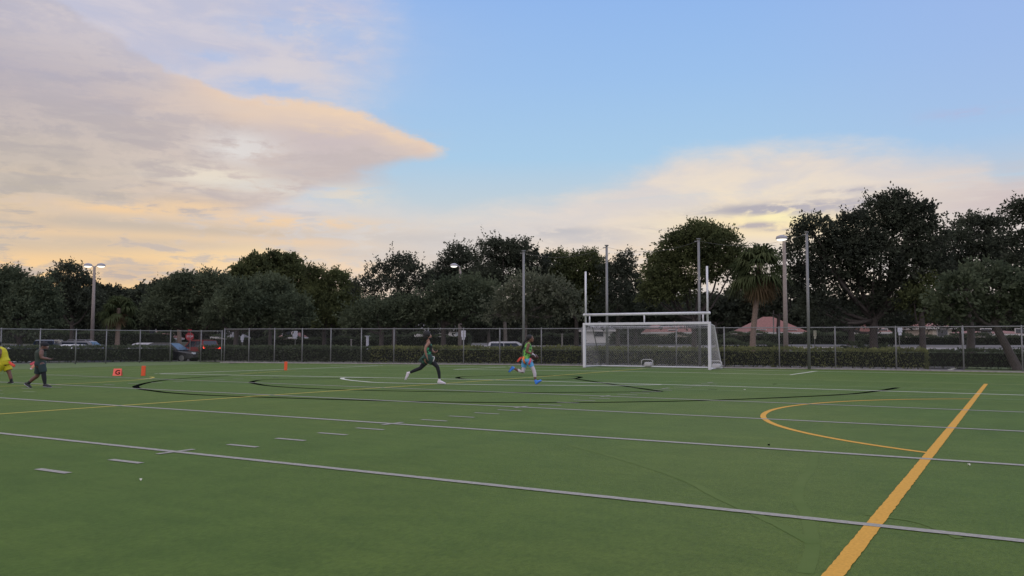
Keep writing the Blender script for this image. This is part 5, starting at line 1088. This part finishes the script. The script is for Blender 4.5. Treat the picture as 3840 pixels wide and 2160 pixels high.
b = bmesh.new(); ball(b, hc+hf*.055-up_*.095, (.075, .062, .055), M, 12); child('beard', b, C_hair, root, True)
for hl, to, an, mm in ((J(162.5, 1450.5, -.09), J(193, 1452.5, -.09), J(168.5, 1439, -.09), C_bsole), (J(92, 1441, .09), J(117, 1457, .09), J(105, 1437, .09), C_bsole)):
    b = bmesh.new(); shoe(b, hl, to, an, .052); s_ = bake('shoe', b, mm, root, .008); b = bmesh.new(); sole(b, hl, to, an, .054); child('sole', b, C_grey, s_, True)
flag(root, [J(139, 1357, .05), J(129, 1360, .05), J(122, 1364, .05), J(113, 1367, .05)], .04, C_flag3, V3(0, 0, 1)); flag(root, [J(138, 1366, .02), J(127, 1371, .0), J(121, 1378, .0), J(117, 1384, .0)], .045, mat('salmon_flag', (.70, .28, .20), .6), RGT)
b = bmesh.new(); tube(b, [J(113, 1383, 0), J(121, 1384, 0)], [(.022, .01), (.02, .01)], 8); child('flag_clip', b, C_wht, root)

# --- player in yellow at the left edge
f = Fig((38, 1438)); J = f.J
root = thing('person', 'person in bright yellow jersey and yellow shorts at the left edge of the picture', 'person', f.p)
b = bmesh.new()
chain(b, [J(14, 1362), J(10, 1344), J(5, 1328), J(0, 1316), J(-4, 1306)], [(.15, .185), (.13, .17), (.15, .19), (.15, .20), (.08, .14)], FWD)
chain(b, [J(-3, 1308), J(-7, 1300)], [.066, .060]); hc = J(-11, 1292); hf = (-RGT+V3(0, 0, -.2)); M, rt, up_ = head(b, hc, .122, hf, V3(0, 0, 1))
chain(b, [J(-1, 1313, -.19), J(-1, 1328, -.23), J(-2, 1338, -.23)], [.066, .060, .046]); chain(b, [J(-2, 1338, -.23), J(-18, 1346, -.2)], [.046, .028]); hand(b, J(-18, 1346, -.2), -RGT, V3(0, 0, -1), .18, .6)
chain(b, [J(-2, 1313, .19), J(-10, 1328, .22), J(-16, 1338, .22)], [.062, .056, .044]); chain(b, [J(-16, 1338, .22), J(-32, 1340, .2)], [.044, .028]); hand(b, J(-32, 1340, .2), -RGT, V3(0, 0, -1), .18, .6)
chain(b, [J(20, 1366, .08), J(29, 1384, .09), J(36, 1402, .09)], [.10, .085, .062]); chain(b, [J(36, 1402, .09), J(40, 1416, .09), J(43, 1432, .09)], [.062, .060, .036])
chain(b, [J(8, 1366, -.08), J(-6, 1382, -.09), J(-18, 1398, -.09)], [.10, .085, .062]); chain(b, [J(-18, 1398, -.09), J(-22, 1418, -.09), J(-24, 1436, -.09)], [.062, .060, .036])
bake('body', b, SK2, root, .008); eyes(root, hc, .122, hf, rt, up_, SK2)
b = bmesh.new(); tube(b, [J(16, 1358), J(12, 1344), J(7, 1328), J(2, 1316), J(-4, 1304)], [(.20, .21), (.165, .185), (.185, .20), (.18, .20), (.09, .14)], 18, True, FWD); bake('jersey', b, C_yel, root, .012)
b = bmesh.new(); tube(b, [J(15, 1352), J(14, 1360), J(14, 1368)], [(.19, .20), (.20, .21), (.20, .2)], 16, True, FWD); tube(b, [J(20, 1364, .08), J(27, 1378, .09), J(31, 1389, .09)], [(.15, .14), (.145, .135), (.145, .13)], 14); tube(b, [J(8, 1364, -.08), J(-2, 1376, -.09), J(-9, 1386, -.09)], [(.15, .14), (.145, .135), (.145, .13)], 14); bake('shorts', b, C_yel2, root, .012)
b = bmesh.new(); chain(b, [J(41, 1420, .09), J(43, 1432, .09)], [.052, .044]); chain(b, [J(-23, 1424, -.09), J(-24, 1436, -.09)], [.052, .044]); child('socks', b, C_black, root, True)
b = bmesh.new(); ball(b, hc+V3(0, 0, .035)+RGT*.02, (.105, .12, .105), M, 16); bake('hair', b, C_hair, root, .010)
for hl, to, an in ((J(49, 1438, .09), J(28, 1440, .09), J(43, 1431, .09)), (J(-19, 1444, -.09), J(-44, 1446, -.09), J(-24, 1436, -.09))):
    b = bmesh.new(); shoe(b, hl, to, an, .05); s_ = bake('shoe', b, C_bsole, root, .008); b = bmesh.new(); sole(b, hl, to, an, .052); child('sole', b, C_grey, s_, True)
flag(root, [J(33, 1356, -.1), J(40, 1363, -.12), J(47, 1368, -.12), J(56, 1373.5, -.12)], .05, C_flag, V3(0, 0, 1))
